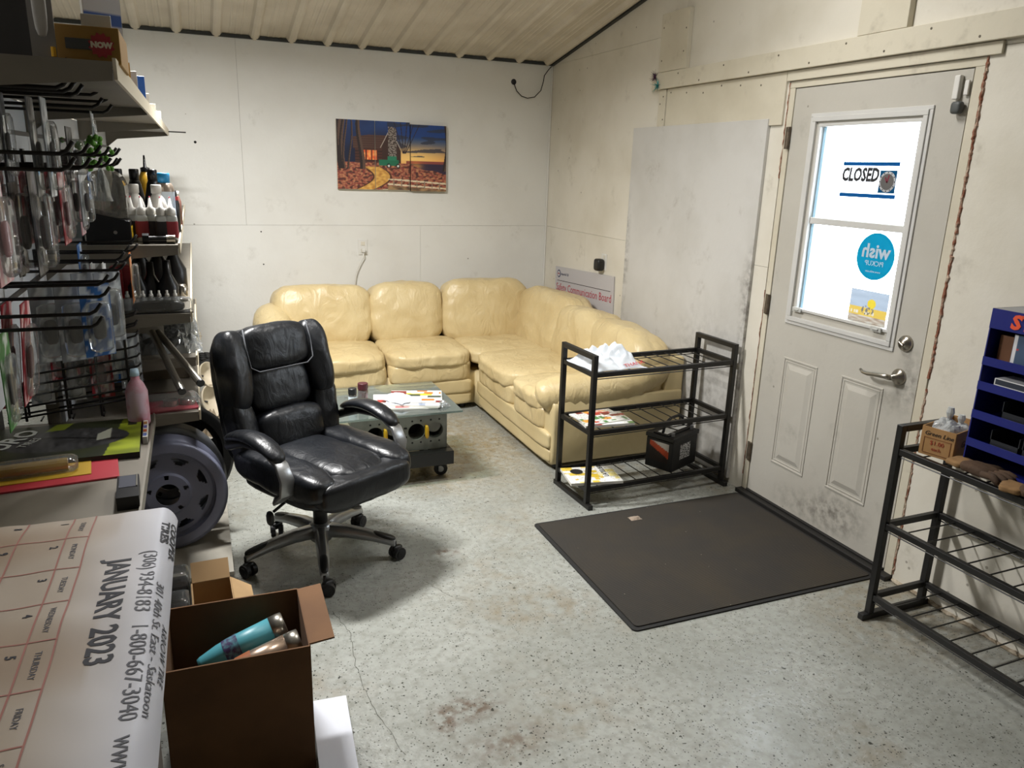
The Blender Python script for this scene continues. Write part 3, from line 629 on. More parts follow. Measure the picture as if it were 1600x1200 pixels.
for cx in (.842, 1.067): MB().cushion((cx, byf-.02, .283), (.020, .03, .075), 3, 6).cyl((cx, byf-.02, .30), (cx, byf+.02, .32), .006).build('yellow_bracket', M_YEL, blk, smooth=True)
MB().bx(1.186, 1.196, 3.80, 3.95, .19, .30).build('yellow_plate', M_YEL, blk)
b = MB().bx(.60, .664, 3.765, 3.86, .19, .35)
for k in range(3): b.cyl((.63, 3.767, .21+.05*k), (.63, 3.755, .21+.05*k), .014, 12)
b.build('timing_cover', mat('tan_casting', '#a99a86', .6, .2, .3, 20), blk, bevel=.006)
MB().bx(.64, 1.21, 3.70, 3.76, .095, .172).bx(.64, 1.21, 4.10, 4.16, .095, .172).bx(.64, .70, 3.76, 4.10, .095, .172).bx(1.15, 1.21, 3.76, 4.10, .095, .172).build('dolly_frame', M_STEELBLK, tb, bevel=.004)
for x, y in ((.70, 3.77), (1.165, 3.80), (.70, 4.10), (1.16, 4.09)):
    cs = MB().cyl((x, y, .06), (x, y, .096), .012, 10).bx(x-.022, x-.018, y-.02, y+.02, .03, .075).bx(x+.018, x+.022, y-.02, y+.02, .03, .075).build('caster', M_STEELBLK, tb)
    MB().lathe([(.036, -.014), (.038, -.01), (.038, .01), (.036, .014)], 20, Matrix.Translation((x, y, .038)) @ Matrix.Rotation(R(70), 4, 'Z') @ Matrix.Rotation(PI/2, 4, 'Y')).build('wheel', mat('caster_rubber', '#202021', .6), cs, smooth=False)
    MB().lathe([(.018, -.0155), (.018, .0155)], 14, Matrix.Translation((x, y, .038)) @ Matrix.Rotation(R(70), 4, 'Z') @ Matrix.Rotation(PI/2, 4, 'Y')).build('wheel_hub', mat('caster_hub', '#a5a5a5', .4, .5), cs)
for x, y in ((.70, 3.80), (1.15, 3.80), (.7, 4.08), (1.15, 4.08)): MB().cyl((x, y, .385), (x, y, .405), .012, 10).build('glass_stop', M_BLKP, tb)
# jars on the glass
ZG = .415
def jar(name, x, y, r, h, lidc, fillc, label, bodyc):
    e = empty(name, (x, y, ZG), label=label, cat='jar', group='jars on the coffee table')
    MB().lathe([(r*.92, ZG), (r, ZG+.004), (r, ZG+h*.66), (r*.85, ZG+h*.74)], 18, Matrix.Translation((x, y, 0))).build('jar_glass', clear_mat('jar_clear', '#f4f4f2', .25, .03, .10, '#e8e8e4'), e, smooth=True)
    MB().lathe([(r*.86, ZG+.003), (r*.9, ZG+h*(.3 if bodyc else .62))], 16, Matrix.Translation((x, y, 0))).build('contents', mat(name+'_fill', fillc, .8, var=.4, vscale=90), e)
    MB().lathe([(r*1.02, ZG+h*.74), (r*1.02, ZG+h), (r*.9, ZG+h*1.02)], 18, Matrix.Translation((x, y, 0))).build('lid', mat(name+'_lid', lidc, .4), e)
    if bodyc: MB().lathe([(r*1.01, ZG+h*.22), (r*1.01, ZG+h*.62)], 18, Matrix.Translation((x, y, 0)), cap=False).build('paper_label', mat(name+'_lab', bodyc, .6), e)
jar('spice_jar', .695, 3.85, .022, .108, '#19191b', '#2e4a35', 'small glass jar with black lid and green contents on the coffee table', '#c9d3da')
jar('seasoning_jar', .760, 3.90, .027, .118, '#4a1a22', '#a8323a', 'glass jar of red seasoning with dark maroon lid on the coffee table', None)
def magazine(name, c, w, h, rz, th, seed, pal, label, base='#eeeeea', cat='magazine', group=None, tilt=0.0):
    e = empty(name, c, rz, label, cat, group)
    M = Matrix.Translation(c) @ Matrix.Rotation(rz, 4, 'Z') @ Matrix.Rotation(tilt, 4, 'X')
    MB().box((0, 0, th/2), (w, h, th), M).build('pages', mat('magazine_pages', '#d8d5cc', .7), e)
    picture('cover', w, h, 44, 56, collage(seed, pal, 22, base), M @ Matrix.Translation((0, 0, th+.0008)), e, .35)
    return e
RED = ['#b3282d', '#d8c43c', '#e9e6dc', '#3c4a3a', '#c96f2a', '#f2efe8', '#7a2a2a']
magazine('newspaper', (.985, 3.88, ZG), .34, .26, R(-12), .006, 11, ['#c23a3a', '#e8e4da', '#d9d5cc', '#8a8f96'], 'folded newspaper flyer at the bottom of the pile on the glass table', group='papers on the coffee table')
magazine('brochure', (1.03, 3.86, ZG+.0072), .29, .22, R(-20), .010, 12, ['#cfd3da', '#8f99ad', '#e9e9e9', '#57607a'], 'grey-blue brochure in the middle of the pile on the glass table', '#dfe2e8', group='papers on the coffee table')
magazine('flyer', (1.05, 3.89, ZG+.0184), .28, .22, R(-16), .005, 13, RED, 'colourful red and white flyer on top of the pile on the glass table', group='papers on the coffee table')
def crumple(name, c, d, seed, m, label=None, cat=None, h=1.0, n=30, group=None, par=None, rz=0.0, peak=None):
    def fn(u, v):
        x, y = (u-.5), (v-.5); e = max(0, 1-(2*abs(x))**3)*max(0, 1-(2*abs(y))**3)
        q = Vector((u*3.1+seed, v*3.3, seed)); z = .45+.8*abs(noise.noise(q)) + .4*abs(noise.noise(q*2.6)) + .18*abs(noise.noise(q*6.0))
        if peak: z *= .45+.85*math.exp(-((u-peak[0])**2+(v-peak[1])**2)*5)
        jx, jy = .08*noise.noise(q+Vector((3, 0, 0))), .08*noise.noise(q+Vector((0, 7, 0)))
        X, Y = (x+jx)*d[0], (y+jy)*d[1]; cz, sz = math.cos(rz), math.sin(rz)
        return (c[0]+X*cz-Y*sz, c[1]+X*sz+Y*cz, c[2]+.001+d[2]*h*z*e)
    o = MB().grid(fn, n, n).build(name, m, par, smooth=(name == 'shopping_bag'), solid=.0006, loc=None if par else c)
    if label: tag(o, label, cat, group)
    return o
M_BAGW = clear_mat('thin_white_plastic', '#ffffff', .10, .25, .72, '#e4e9ee'); M_BAGC = clear_mat('clear_bag', '#f6f8f8', .30, .08, .16, '#e6eaea')
crumple('plastic_bag', (.945, 3.87, ZG+.0245), (.13, .17, .03), 2.0, M_BAGW, 'small crumpled white plastic bag on the magazines on the glass table', 'bag', rz=.6)
crumple('clear_wrapper', (1.165, 3.76, ZG), (.07, .06, .03), 5.0, M_BAGC, 'small clear plastic wrapper beside the magazines near the glass edge', 'wrapper', n=12)
# ------------------------------------------------------------------ wire racks
def rack(name, loc, rz, L, D, H, label, zs=(.70, .40, .095)):
    e = empty(name, loc, rz, label, 'rack', 'black metal shoe racks'); t = .025
    P = lambda mb, n, par=None, **k: setpar(mb.build(n, M_STEELBLK, None, **k), par or e)
    for x in (0, L):
        for y in (0, D): P(MB().bx(x-t/2, x+t/2, y-t/2, y+t/2, t, H), 'leg', bevel=.002)
        P(MB().bx(x-t/2, x+t/2, t/2, D-t/2, H-t, H), 'handle', bevel=.002); P(MB().bx(x-t/2-.001, x+t/2+.001, -.045, D+.03, 0, t), 'foot', bevel=.003)
        for z in zs: P(MB().bx(x-t*.4, x+t*.4, t/2, D-t/2, z-.012, z+.012), 'end_rail', bevel=.002)
    wire = None
    for z in zs:
        for y in (0, D):
            P(MB().bx(t/2, L-t/2, y-t*.4, y+t*.4, z-.012, z+.012), 'rail', bevel=.002)
            P(MB().cyl((t/2, y, z-.022), (L-t/2, y, z-.022), .0025, 6), 'under_wire')
        n = int(L/.078)
        for i in range(1, n):
            if wire is None: wire = P(MB().cyl((0, 0, 0), (0, D, 0), .0028, 6), 'wire'); wire.location = (L*i/n, 0, z)
            else: w = wire.copy(); COL.objects.link(w); w.location = (L*i/n, 0, z)
    return e
def setpar(o, p): o.parent = p; return o
rack('shoe_rack', (1.745, 3.155, 0), R(2.6), .862, .31, .80, 'three-tier black metal rack in front of the sofa arm')
rack('shoe_rack', (2.337, 1.893, 0), R(-89.2), 1.05, .285, .80, 'black metal rack along the wall right of the door')
crumple('shopping_bag', (1.89, 3.30, .7125), (.31, .26, .085), 1.3, M_BAGW, 'crumpled white shopping bag on the top tier of the rack by the sofa', 'bag', n=40, peak=(.62, .55))
text('THANK', .035, frame_of((1.985, 3.185, .735), (.96, .1, .1), (0, .9, .4)), mat('red_ink', '#b8323a', .6), bpy.data.objects['shopping_bag'])
mg = ['#c23a2e', '#e7a03a', '#e9e4d6', '#5f8a4a', '#f2efe8', '#3a2c26']
magazine('magazine', (1.885, 3.285, .4125), .27, .20, R(-6), .012, 21, mg, 'orange and white food magazine on the middle tier of the rack', group='magazines on the rack')
magazine('magazine', (1.868, 3.30, .4253), .25, .19, R(6), .006, 22, ['#c23a2e', '#4b8a46', '#e9e4d6', '#e7a03a', '#7a1f1f'], 'green and red food magazine lying on top on the middle tier', group='magazines on the rack')
yl = magazine('magazine', (1.83, 3.275, .108), .28, .21, R(-10), .014, 23, ['#d8b73a', '#e8d98a', '#f3f2ee', '#e3c552'], 'yellow and white magazine on the bottom tier of the rack', group='magazines on the rack')
text('LATELIER', .038, Matrix.Translation((1.91, 3.30, .1245)) @ Matrix.Rotation(R(-100+180), 4, 'Z'), mat('black_ink', '#1a1a1a', .6), yl)
MB().lathe([(.03, 0), (.034, .001), (.02, .001)], 20, Matrix.Translation((1.77, 3.33, .1235))).build('printed_ring', mat('black_ink', '#1a1a1a'), yl)
# car battery
bt = empty('car_battery', (2.345, 3.315, .108), R(24), 'black car battery with carrying strap on the bottom tier of the rack', 'battery')
B = lambda mb, n, m, **k: setpar(mb.build(n, m, None, **k), bt)
M_BATT = mat('battery_black', '#131313', .45)
B(MB().bx(-.125, .125, -.085, .085, 0, .17), 'case', M_BATT, bevel=.006)
B(MB().bx(-.13, .13, -.09, .09, .171, .195).bx(-.12, .12, -.05, .05, .195, .203), 'cover', M_BATT, bevel=.005)
for x in (-.095, .095): B(MB().cyl((x, -.06, .195), (x, -.06, .216), .010, 12), 'terminal', mat('lead_grey', '#8a8a8c', .4, .7))
for x in (-.06, .05): B(MB().bx(x-.045, x+.045, -.03, .03, .2032, .2040), 'warning_label', mat('label_white', '#d9d9d6', .5))
B(MB().tube([(-.10, 0, .20), (-.085, 0, .25), (-.03, 0, .272), (.04, 0, .271), (.09, 0, .25), (.105, 0, .20)], .008, 8), 'strap', mat('strap_black', '#1a1a1a', .6), smooth=True)
picture('side_label', .12, .11, 24, 22, lambda u, v: (.80, .30, .13) if v > .75-.5*u and v < 1.05-.45*u else ((.85, .82, .78) if v > .9-.4*u else (.16, .10, .08)), frame_of((-.1258, 0, .10), (0, -1, 0), (0, 0, 1)), None, .4).parent = bt
picture('spec_label', .10, .085, 24, 20, lambda u, v: (.8, .8, .8) if nz(u*9, v*12, 3) > -.05 else (.12, .12, .12), Matrix.Translation((.0, -.0858, .10)) @ Matrix.Rotation(PI/2, 4, 'X'), None, .4).parent = bt
# floor mat
e = empty('entrance_mat', (2.02, 2.58, 0), label='large dark grey ribbed entrance mat on the floor at the door', cat='mat')
m, nt, b_ = node_mat('ribbed_carpet'); tc = nt.nodes.new('ShaderNodeTexCoord'); v = tc.outputs['Object']
wv = nt.nodes.new('ShaderNodeTexWave'); wv.bands_direction = 'Y'; wv.inputs['Scale'].default_value = 52; wv.inputs['Distortion'].default_value = 1.2; wv.inputs['Detail'].default_value = 3; nt.links.new(v, wv.inputs['Vector'])
c = nmix(nt, nnoise(nt, v, 3, 5, .4, .7), srgb('#423f3b'), srgb('#4a443b')); c = nmix(nt, nmath(nt, 'MULTIPLY', wv.outputs['Fac'], .35), c, srgb('#262523'))
vo = nt.nodes.new('ShaderNodeTexVoronoi'); vo.inputs['Scale'].default_value = 30; nt.links.new(v, vo.inputs['Vector']); sp = nt.nodes.new('ShaderNodeSeparateColor'); nt.links.new(vo.outputs['Color'], sp.inputs[0])
c = nmix(nt, nmath(nt, 'MULTIPLY', nmath(nt, 'LESS_THAN', vo.outputs['Distance'], .05), nmath(nt, 'GREATER_THAN', sp.outputs[0], .85)), c, srgb('#a59c8c'))
nt.links.new(c, b_.inputs['Base Color']); b_.inputs['Roughness'].default_value = .95; b_.inputs['Specular IOR Level'].default_value = .15
bpn = nt.nodes.new('ShaderNodeBump'); bpn.inputs['Strength'].default_value = .6; bpn.inputs['Distance'].default_value = .004; nt.links.new(wv.outputs['Fac'], bpn.inputs['Height']); nt.links.new(bpn.outputs[0], b_.inputs['Normal'])
def rrect(x0, x1, y0, y1, r, n=5):
    P = []
    for cx, cy, a0 in ((x1-r, y1-r, 0), (x0+r, y1-r, 90), (x0+r, y0+r, 180), (x1-r, y0+r, 270)):
        for k in range(n+1): a = R(a0+90*k/n); P.append((cx+r*math.cos(a), cy+r*math.sin(a)))
    return P
MATZ = Matrix.Rotation(R(.6), 4, 'Z')
MB().prism(rrect(-.615, .595, -.467, .475, .02), .006, Matrix.Translation((2.02, 2.58, 0))).build('rubber_backing', mat('mat_rubber', '#1d1c1b', .8), e)
MB().prism(rrect(-.597, .577, -.449, .457, .015), .0045, Matrix.Translation((2.02, 2.58, .0062))).build('carpet_pile', MATS['ribbed_carpet'], e)
p = at_z(992, 810, .012); crumple('paper_scrap', (p.x, p.y, .0115), (.06, .04, .012), 8.0, mat('dry_leaf', '#a0907f', .9, var=.4, vscale=60), 'small crumpled scrap of paper lying on the dark mat', 'litter', n=10)
# ================================================================== THINGS ON THE WALLS AND THE RIGHT RACK
def painting(u, v):   # autumn cabin at dusk by a lake; u right, v up
    sky = mixc(hx('#e8a050'), hx('#123a78'), (v-.45)/.35) if v > .45 else hx('#d8703a')
    if u > .45:
        sun = math.exp(-(((u-.68)/.30)**2 + ((v-.47)/.16)**2)); sky = mixc(sky, hx('#ffd27a'), sun*.9)
        n = nz(u*5, v*16, 1.0)
        if v > .5 and n > .12: sky = mixc(sky, hx('#2a2c3c'), .75)
    else: sky = mixc(hx('#101c38'), hx('#1d3f78'), (v-.5)*1.6+nz(u*6, v*6, 2)*.3)
    c = sky
    if v < .44 and u > .62:   # water
        c = mixc(hx('#31243a'), hx('#f0a848'), math.exp(-((u-.70)/.07)**2)*(0.55+.45*nz(u*10, v*60, 4)))
        if v > .40: c = mixc(c, hx('#c05838'), .6)
    ground = .42 - .20*max(0, u-.62)*2 - .04*nz(u*7, 1, 5)
    if v < ground-.02:   # leaf litter
        n = nz(u*45, v*40, 6); c = mixc(hx('#7a3430'), hx('#b98058'), .5+n); c = mixc(c, hx('#2e1a1a'), .65 if nz(u*30, v*30, 9) > .2 else 0)
        pth = .24 + .16*math.sin(v*8.0)
        if abs(u-pth) < .075 and v < .34: c = mixc(hx('#e3b45c'), hx('#b9803c'), .5+nz(u*30, v*30, 7))
        if abs(abs(u-pth)-.078) < .008 and v < .34: c = hx('#4a2a1c')
    # cabin
    if .16 < u < .56 and .40 < v < .62: c = hx('#4a2a20') if (int(v*70) % 3) else hx('#331c16')
    if .20 < u < .36 and .44 < v < .58: c = mixc(hx('#e2542c'), hx('#ffb060'), .5+nz(u*40, v*20, 8)) if (u*40 % 2) > .5 else hx('#5a2418')
    if .14 < u < .47 and .60 < v < .80-.25*max(0, .28-u): c = hx('#53382e') if (int(v*60) % 2) else hx('#462e26')
    if .40 < u < .57 and .40 < v < .88-3.1*abs(u-.475): c = hx('#3c261e')
    if abs(v-(.90-3.1*abs(u-.475))) < .010 and v > .62: c = hx('#b9aea0')
    if .455 < u < .53 and .36 < v < .93-.6*max(0, u-.49): c = hx('#8e837a') if nz(u*90, v*60, 3) > 0 else hx('#40352f')
    # truck
    if .37 < u < .55 and .36 < v < .45: c = hx('#1e6a4c')
    if .45 < u < .53 and .44 < v < .50: c = hx('#2a7a5c')
    for wx in (.46, .545):
        if (u-wx)**2*2.8+(v-.36)**2 < .0011: c = hx('#d8d8d0') if (u-wx)**2*2.8+(v-.36)**2 < .0003 else hx('#101010')
    # trees
    for tx, w in ((.03, .030), (.055, .018), (.205, .022), (.075, .010), (.985, .016), (.115, .008)):
        t = tx + .02*math.sin(v*5+tx*30)
        if abs(u-t) < w*(1.3-.5*v) and v > .30: c = hx('#5a4438') if u > t else hx('#2a1e1c')
    for k in range(5):
        if abs((u-.60)-(.02*k-.03)*(v-.5)*6) < .004 and v > .55: c = hx('#2a2028')
    if u > .40 and v < .17:   # footbridge rail
        rail = .165 - .10*(u-.45) if u > .45 else 0
        for d in (0, .075):
            if abs(v-(rail-d)) < .012: c = hx('#d8c8a8')
        if (u*14 % 1) < .12 and v < rail: c = hx('#8a7a68')
        if v < rail-.10: c = mixc(hx('#a08058'), hx('#3a2a24'), nz(u*20, v*20)*.8+.3)
    return c
PX0, PX1, PZ0, PZ1 = .975, 1.795, 1.478, 1.960
for i, (x0, x1, z0, z1, dp, lb) in enumerate(((.975, 1.249, 1.480, 1.962, .030, 'left'), (1.253, 1.512, 1.480, 1.962, .030, 'middle'), (1.517, 1.792, 1.474, 1.950, .034, 'right'))):
    e = empty('canvas_print', ((x0+x1)/2, YB-.02, z0), label=['leftmost canvas of the cabin picture showing bare tree trunks', 'middle canvas of the cabin picture showing house and green truck', 'rightmost canvas of the cabin picture showing sunset over water'][i], cat='picture', group='three-part cabin picture')
    MB().bx(x0, x1, YB-dp, YB-.0005, z0, z1).build('stretcher', mat('canvas_edge', '#e0dccf', .8) if i < 2 else mat('canvas_edge_dark', '#3a2a26', .8), e)
    def fn(u, v, x0=x0, x1=x1, z0=z0, z1=z1): return painting((x0+(x1-x0)*u-PX0)/(PX1-PX0), (z0+(z1-z0)*v-PZ0)/(PZ1-PZ0))
    picture('printed_canvas', x1-x0, z1-z0, 96, 150, fn, frame_of(((x0+x1)/2, YB-dp-.0008, (z0+z1)/2), (1, 0, 0), (0, 0, 1)), e, .45)
# outlet + cord on the back wall
M_IVORY = mat('ivory_plastic', '#d6d0bf', .4); M_PLATE = mat('white_plate', '#d9d7d0', .4)
e = empty('wall_outlet', (1.152, YB, 1.0), label='white wall outlet above the sofa back on the back wall', cat='outlet', group='wall outlets')
MB().bx(1.117, 1.187, YB-.006, YB-.0005, 1.0, 1.115).build('cover_plate', M_PLATE, e, bevel=.002)
for z in (1.032, 1.083): MB().bx(1.137, 1.167, YB-.009, YB-.006, z-.014, z+.014).build('socket', M_IVORY, e, bevel=.002)
MB().bx(1.14, 1.165, YB-.04, YB-.010, 1.02, 1.045).build('plug', M_PLATE, e, bevel=.003)
MB().tube([(1.152, YB-.03, 1.02), (1.15, YB-.035, .99), (1.13, YB-.03, .95), (1.105, YB-.028, .90), (1.09, YB-.026, .85), (1.085, YB-.022, .80), (1.085, YB-.02, .72)], .004, 8).build('power_cord', M_PLATE, e, smooth=True)
pts = [(2.339, YB-.003, 2.296), (2.345, YB-.012, 2.27), (2.36, YB-.015, 2.235), (2.40, YB-.018, 2.20), (2.45, YB-.018, 2.188), (2.51, YB-.018, 2.20), (2.56, YB-.02, 2.25), (2.58, YB-.02, 2.32), (2.585, YB-.02, 2.36), (2.615, YB-.02, 2.40), (2.64, YB-.025, 2.43)]
o = MB().tube(pts, .0035, 6).build('black_cable', mat('cable_black', '#17161a', .5), None, smooth=True, loc=pts[0]); tag(o, 'thin black cable looping from a wall hole to the ceiling corner', 'cable')
MB().lathe([(.022, 0), (.020, .004), (.010, .006)], 14, Matrix.Translation((2.339, YB-.0005, 2.300)) @ Matrix.Rotation(PI/2, 4, 'X')).build('grommet', mat('cable_black', '#17161a'), o)
# outlet with black adapter, right wall
e = empty('wall_outlet', (XR-.004, 4.775, .98), label='wall outlet with a black plug-in adapter on the door wall', cat='outlet', group='wall outlets')
MB().bx(XR-.010, XR-.0045, 4.735, 4.805, .985, 1.10).build('cover_plate', M_PLATE, e, bevel=.002)
MB().bx(XR-.012, XR-.009, 4.755, 4.785, 1.065, 1.09).build('socket', M_IVORY, e)
MB().cushion((XR-.04, 4.785, 1.022), (.055, .075, .085), 5, 8).build('adapter', mat('black_plastic', '#141414'), e, smooth=True)
# safety board
sg = empty('safety_sign', (XR-.005, 5.065, .60), label='grey safety communication sign board leaning on the wall behind the sofa', cat='sign')
SG = frame_of((XR-.012, 5.065, .775), (0, -1, .045), (0, .045, 1))
MB().box((0, 0, 0), (.936, .33, .008), SG).build('sign_board', mat('sign_grey', '#bdbabb', .5), sg)
M_RINK = mat('sign_red_ink', '#b03a48', .6); M_NAVY = mat('sign_navy_ink', '#1f2a55', .6)
up = lambda x, y: SG @ Matrix.Translation((x, y, .0048))
text('Safety Communication Board', .082, up(0, .005), M_RINK, sg, sx=.92); text('Imperial Oil', .028, up(-.30, .112), M_NAVY, sg)
MB().box((0, 0, 0), (.86, .004, .0006), SG @ Matrix.Translation((0, .058, .0045))).build('ruled_line', mat('sign_dark_ink', '#3a2a30', .6), sg)
MB().lathe([(.030, 0), (.030, .0008)], 28, SG @ Matrix.Translation((-.405, .112, .0042))).build('emblem', M_NAVY, sg); MB().lathe([(.022, 0), (.022, .0008)], 24, SG @ Matrix.Translation((-.405, .112, .0051))).build('emblem_field', mat('sign_grey', '#bdbabb'), sg)
MB().box((0, 0, 0), (.034, .008, .0008), SG @ Matrix.Translation((-.405, .112, .0062))).build('emblem_bar', mat('sign_red2', '#9a3040', .6), sg)
# tinsel tuft on the beam
ts = empty('tinsel_tuft', (XR-.04, 4.215, 2.17), label='teal and purple tinsel tuft pinned at the end of the wall beam', cat='decoration')
for i, (hc, y0, z0) in enumerate((('#2c8a8c', 4.19, 2.165), ('#4a2a4a', 4.225, 2.215))):
    b = MB(); q = random.Random(i+3)
    for k in range(34):
        d = Vector((-abs(q.gauss(0, .6)), q.gauss(0, 1), q.gauss(0, 1))).normalized()*q.uniform(.025, .055); c0 = Vector((XR-.041, y0, z0)); b.cyl(c0, c0+d, .0016, 4, .0003)
    b.build('tinsel', mat('tinsel_%d' % i, hc, .3, .5), ts)
# ------------------------------------------------------------------ door window signs (translucent film on the glass)
def trans_mat(name, hexc, k=1.0):
    if name in MATS: return MATS[name]
    m = bpy.data.materials.new(name); m.use_nodes = True; nt = m.node_tree; nt.nodes.clear(); out = nt.nodes.new('ShaderNodeOutputMaterial')
    t = nt.nodes.new('ShaderNodeBsdfTranslucent'); d = nt.nodes.new('ShaderNodeBsdfDiffuse'); mx = nt.nodes.new('ShaderNodeMixShader'); mx.inputs[0].default_value = .35
    c = srgb(hexc); t.inputs[0].default_value = tuple(x*k for x in c[:3])+(1,); d.inputs[0].default_value = c
    nt.links.new(t.outputs[0], mx.inputs[1]); nt.links.new(d.outputs[0], mx.inputs[2]); nt.links.new(mx.outputs[0], out.inputs[0]); MATS[name] = m; return m
KT = .15
XG = XR+.0235   # upper pane inner face
def GM(x, y, z): return frame_of((x, y, z), (0, -1, 0), (0, 0, 1))
cs = empty('closed_sign', (XG, 2.556, 1.58), label='blue and white closed sign with clock dial behind the upper door pane', cat='sign')
MB().bx(XG-.001, XG, 2.405, 2.707, 1.583, 1.732).build('sign_sheet', trans_mat('film_white', '#ffffff', .9), cs)
for z in (1.724, 1.592): MB().bx(XG-.0025, XG-.0012, 2.405, 2.707, z-.008, z+.008).build('blue_bar', trans_mat('film_blue', '#2f86d0', KT*2.2), cs)
INK = mat('film_black', '#15161a', .6); GREYF = trans_mat('film_grey', '#a8a5a2', KT)
text('CLOSED', .076, GM(XG-.0035, 2.605, 1.676), INK, cs, shear=.12, bold=.0034, sx=.72); text('Please Call Again', .020, GM(XG-.0035, 2.625, 1.622), INK, cs, shear=.3)
text('WILL RETURN', .016, GM(XG-.0035, 2.455, 1.708), mat('film_ink_grey', '#4a4a4e', .6), cs, sx=.8)
MB().bx(XG-.0024, XG-.0016, 2.412, 2.498, 1.606, 1.698).build('dial_field', trans_mat('film_blue2', '#2f7fb8', KT), cs)
mm = lambda x, y, z: Matrix.Translation((x, y, z)) @ Matrix.Rotation(-PI/2, 4, 'Y')
MB().lathe([(.042, 0), (.042, .0008)], 28, mm(XG-.0026, 2.455, 1.652)).build('dial_rim', trans_mat('film_white', '#ffffff'), cs); MB().lathe([(.033, 0), (.033, .0008)], 28, mm(XG-.0036, 2.455, 1.652)).build('dial_face', GREYF, cs)
for a, l in ((.5, .024), (-.25, .032)):
    MB().box((XG-.0050, 2.455+math.sin(a)*l*.45, 1.650+math.cos(a)*l*.45), (.0006, .007, l), rx=-a).build('clock_hand', mat('film_red', '#7a2438', .6), cs)
for k in range(12):
    a = k*PI/6; MB().cyl((XG-.0042, 2.455+.038*math.sin(a), 1.652+.038*math.cos(a)), (XG-.0034, 2.455+.038*math.sin(a), 1.652+.038*math.cos(a)), .0028, 6).build('hour_dot', INK, cs)
XL_ = XR+.0175
wi = empty('round_sticker', (XL_, 2.452, 1.24), label='round cyan pickup sticker with mirrored lettering on the lower door pane', cat='sticker')
MB().lathe([(.100, 0), (.100, .0008)], 44, mm(XL_, 2.452, 1.342)).build('sticker_film', trans_mat('film_cyan', '#2ccdf0', .26), wi)
MW = lambda y, z: frame_of((XL_-.0016, y, z), (0, 1, 0), (0, 0, 1)) @ Matrix.Diagonal((1, 1, -1)).to_4x4()
WF = trans_mat('film_white', '#ffffff')
text('wish', .082, MW(2.452, 1.362), WF, wi, bold=.0022); text('PICKUP', .030, MW(2.452, 1.312), WF, wi); text('www.wish.com', .013, MW(2.452, 1.278), WF, wi)
def sunpic(u, v):
    c = mixc(hx('#b9c2cc'), hx('#c9d2dc'), nz(u*3, v*8)*.5+.5)
    if v < .48: c = hx('#f0c860')
    if v < .48 and abs(v-.33) < .05 and abs(nz(u*22, 3)) > .15: c = hx('#f6ead2')
    if v < .24: c = mixc(hx('#e9dcc8'), hx('#b59a80'), .5+nz(u*6, v*20, 2))
    if (u-.58)**2+(v-.62)**2*.6 < .012: c = hx('#f5d548')
    if (u-.5)**2*.7+(v-.42)**2 < .02 and nz(u*18, v*18, 7) > .05: c = hx('#8a8478')
    return c
st = empty('sun_sticker', (XL_, 2.448, 1.046), label='square yellow sun and field sticker at the lower corner of the door pane', cat='sticker')
def tp():
    m = bpy.data.materials.new('film_print'); m.use_nodes = True; nt = m.node_tree; nt.nodes.clear(); out = nt.nodes.new('ShaderNodeOutputMaterial'); a = nt.nodes.new('ShaderNodeAttribute'); a.attribute_name = 'print'
    t = nt.nodes.new('ShaderNodeBsdfTranslucent'); sc = nt.nodes.new('ShaderNodeVectorMath'); sc.operation = 'SCALE'; sc.inputs['Scale'].default_value = .12
    nt.links.new(a.outputs['Color'], sc.inputs[0]); nt.links.new(sc.outputs[0], t.inputs[0]); nt.links.new(t.outputs[0], out.inputs[0]); return m
o = picture('sticker_print', .207, .146, 60, 44, sunpic, frame_of((XL_-.0005, 2.448, 1.122), (0, -1, 0), (0, 0, 1)), st); o.data.materials.clear(); o.data.materials.append(tp())
# ------------------------------------------------------------------ on the right rack
ZT = .7135
gb = empty('parts_carton', (2.485, 1.80, ZT), R(14), 'open brown cardboard carton of plastic bags on the right rack top', 'box')
GBM = Matrix.Translation((2.485, 1.80, ZT)) @ Matrix.Rotation(R(14), 4, 'Z')
M_CARD = mat('kraft_cardboard', '#a67f52', .85, var=.25, vscale=7, var2='#94703f'); M_CARDIN = mat('cardboard_inside', '#8a6a48', .9, var=.2, vscale=9)
L_, W_, H_, t_ = .225, .115, .105, .003
b = MB()
for c, d in (((0, -W_/2, H_/2), (L_, t_, H_)), ((0, W_/2, H_/2), (L_, t_, H_)), ((-L_/2, 0, H_/2), (t_, W_, H_)), ((L_/2, 0, H_/2), (t_, W_, H_)), ((0, 0, t_/2), (L_, W_, t_))): b.box(c, d, GBM)
b.build('carton_body', M_CARD, gb)
KI = mat('black_ink', '#1a1a1a')
text('Green Line', .022, GBM @ frame_of((-L_/2-.0028, -.002, .082), (0, -1, 0), (0, 0, 1)), KI, gb, shear=.25)
text('$1.00', .022, GBM @ frame_of((-L_/2-.0028, 0, .050), (0, -1, 0), (0, 0, 1)), mat('red_marker', '#9a3a22', .7), gb); text('each', .018, GBM @ frame_of((-L_/2-.0028, 0, .028), (0, -1, 0), (0, 0, 1)), mat('red_marker', '#9a3a22'), gb)
b = MB(); M4 = GBM @ frame_of((-L_/2-.0024, 0, .040), (0, -1, 0), (0, 0, 1))
for c, d in (((0, .026, 0), (.092, .0016, .001)), ((0, -.030, 0), (.092, .0016, .001)), ((-.046, 0, 0), (.0016, .056, .001)), ((.046, 0, 0), (.0016, .056, .001))): b.box(c, d, M4)
b.build('printed_frame', mat('brown_ink', '#7a4a26', .8), gb)
text('Green Line', .034, GBM @ frame_of((.01, -W_/2-.0028, .055), (1, 0, 0), (0, 0, 1)), mat('dark_print', '#4a3420', .8), gb, shear=.25)
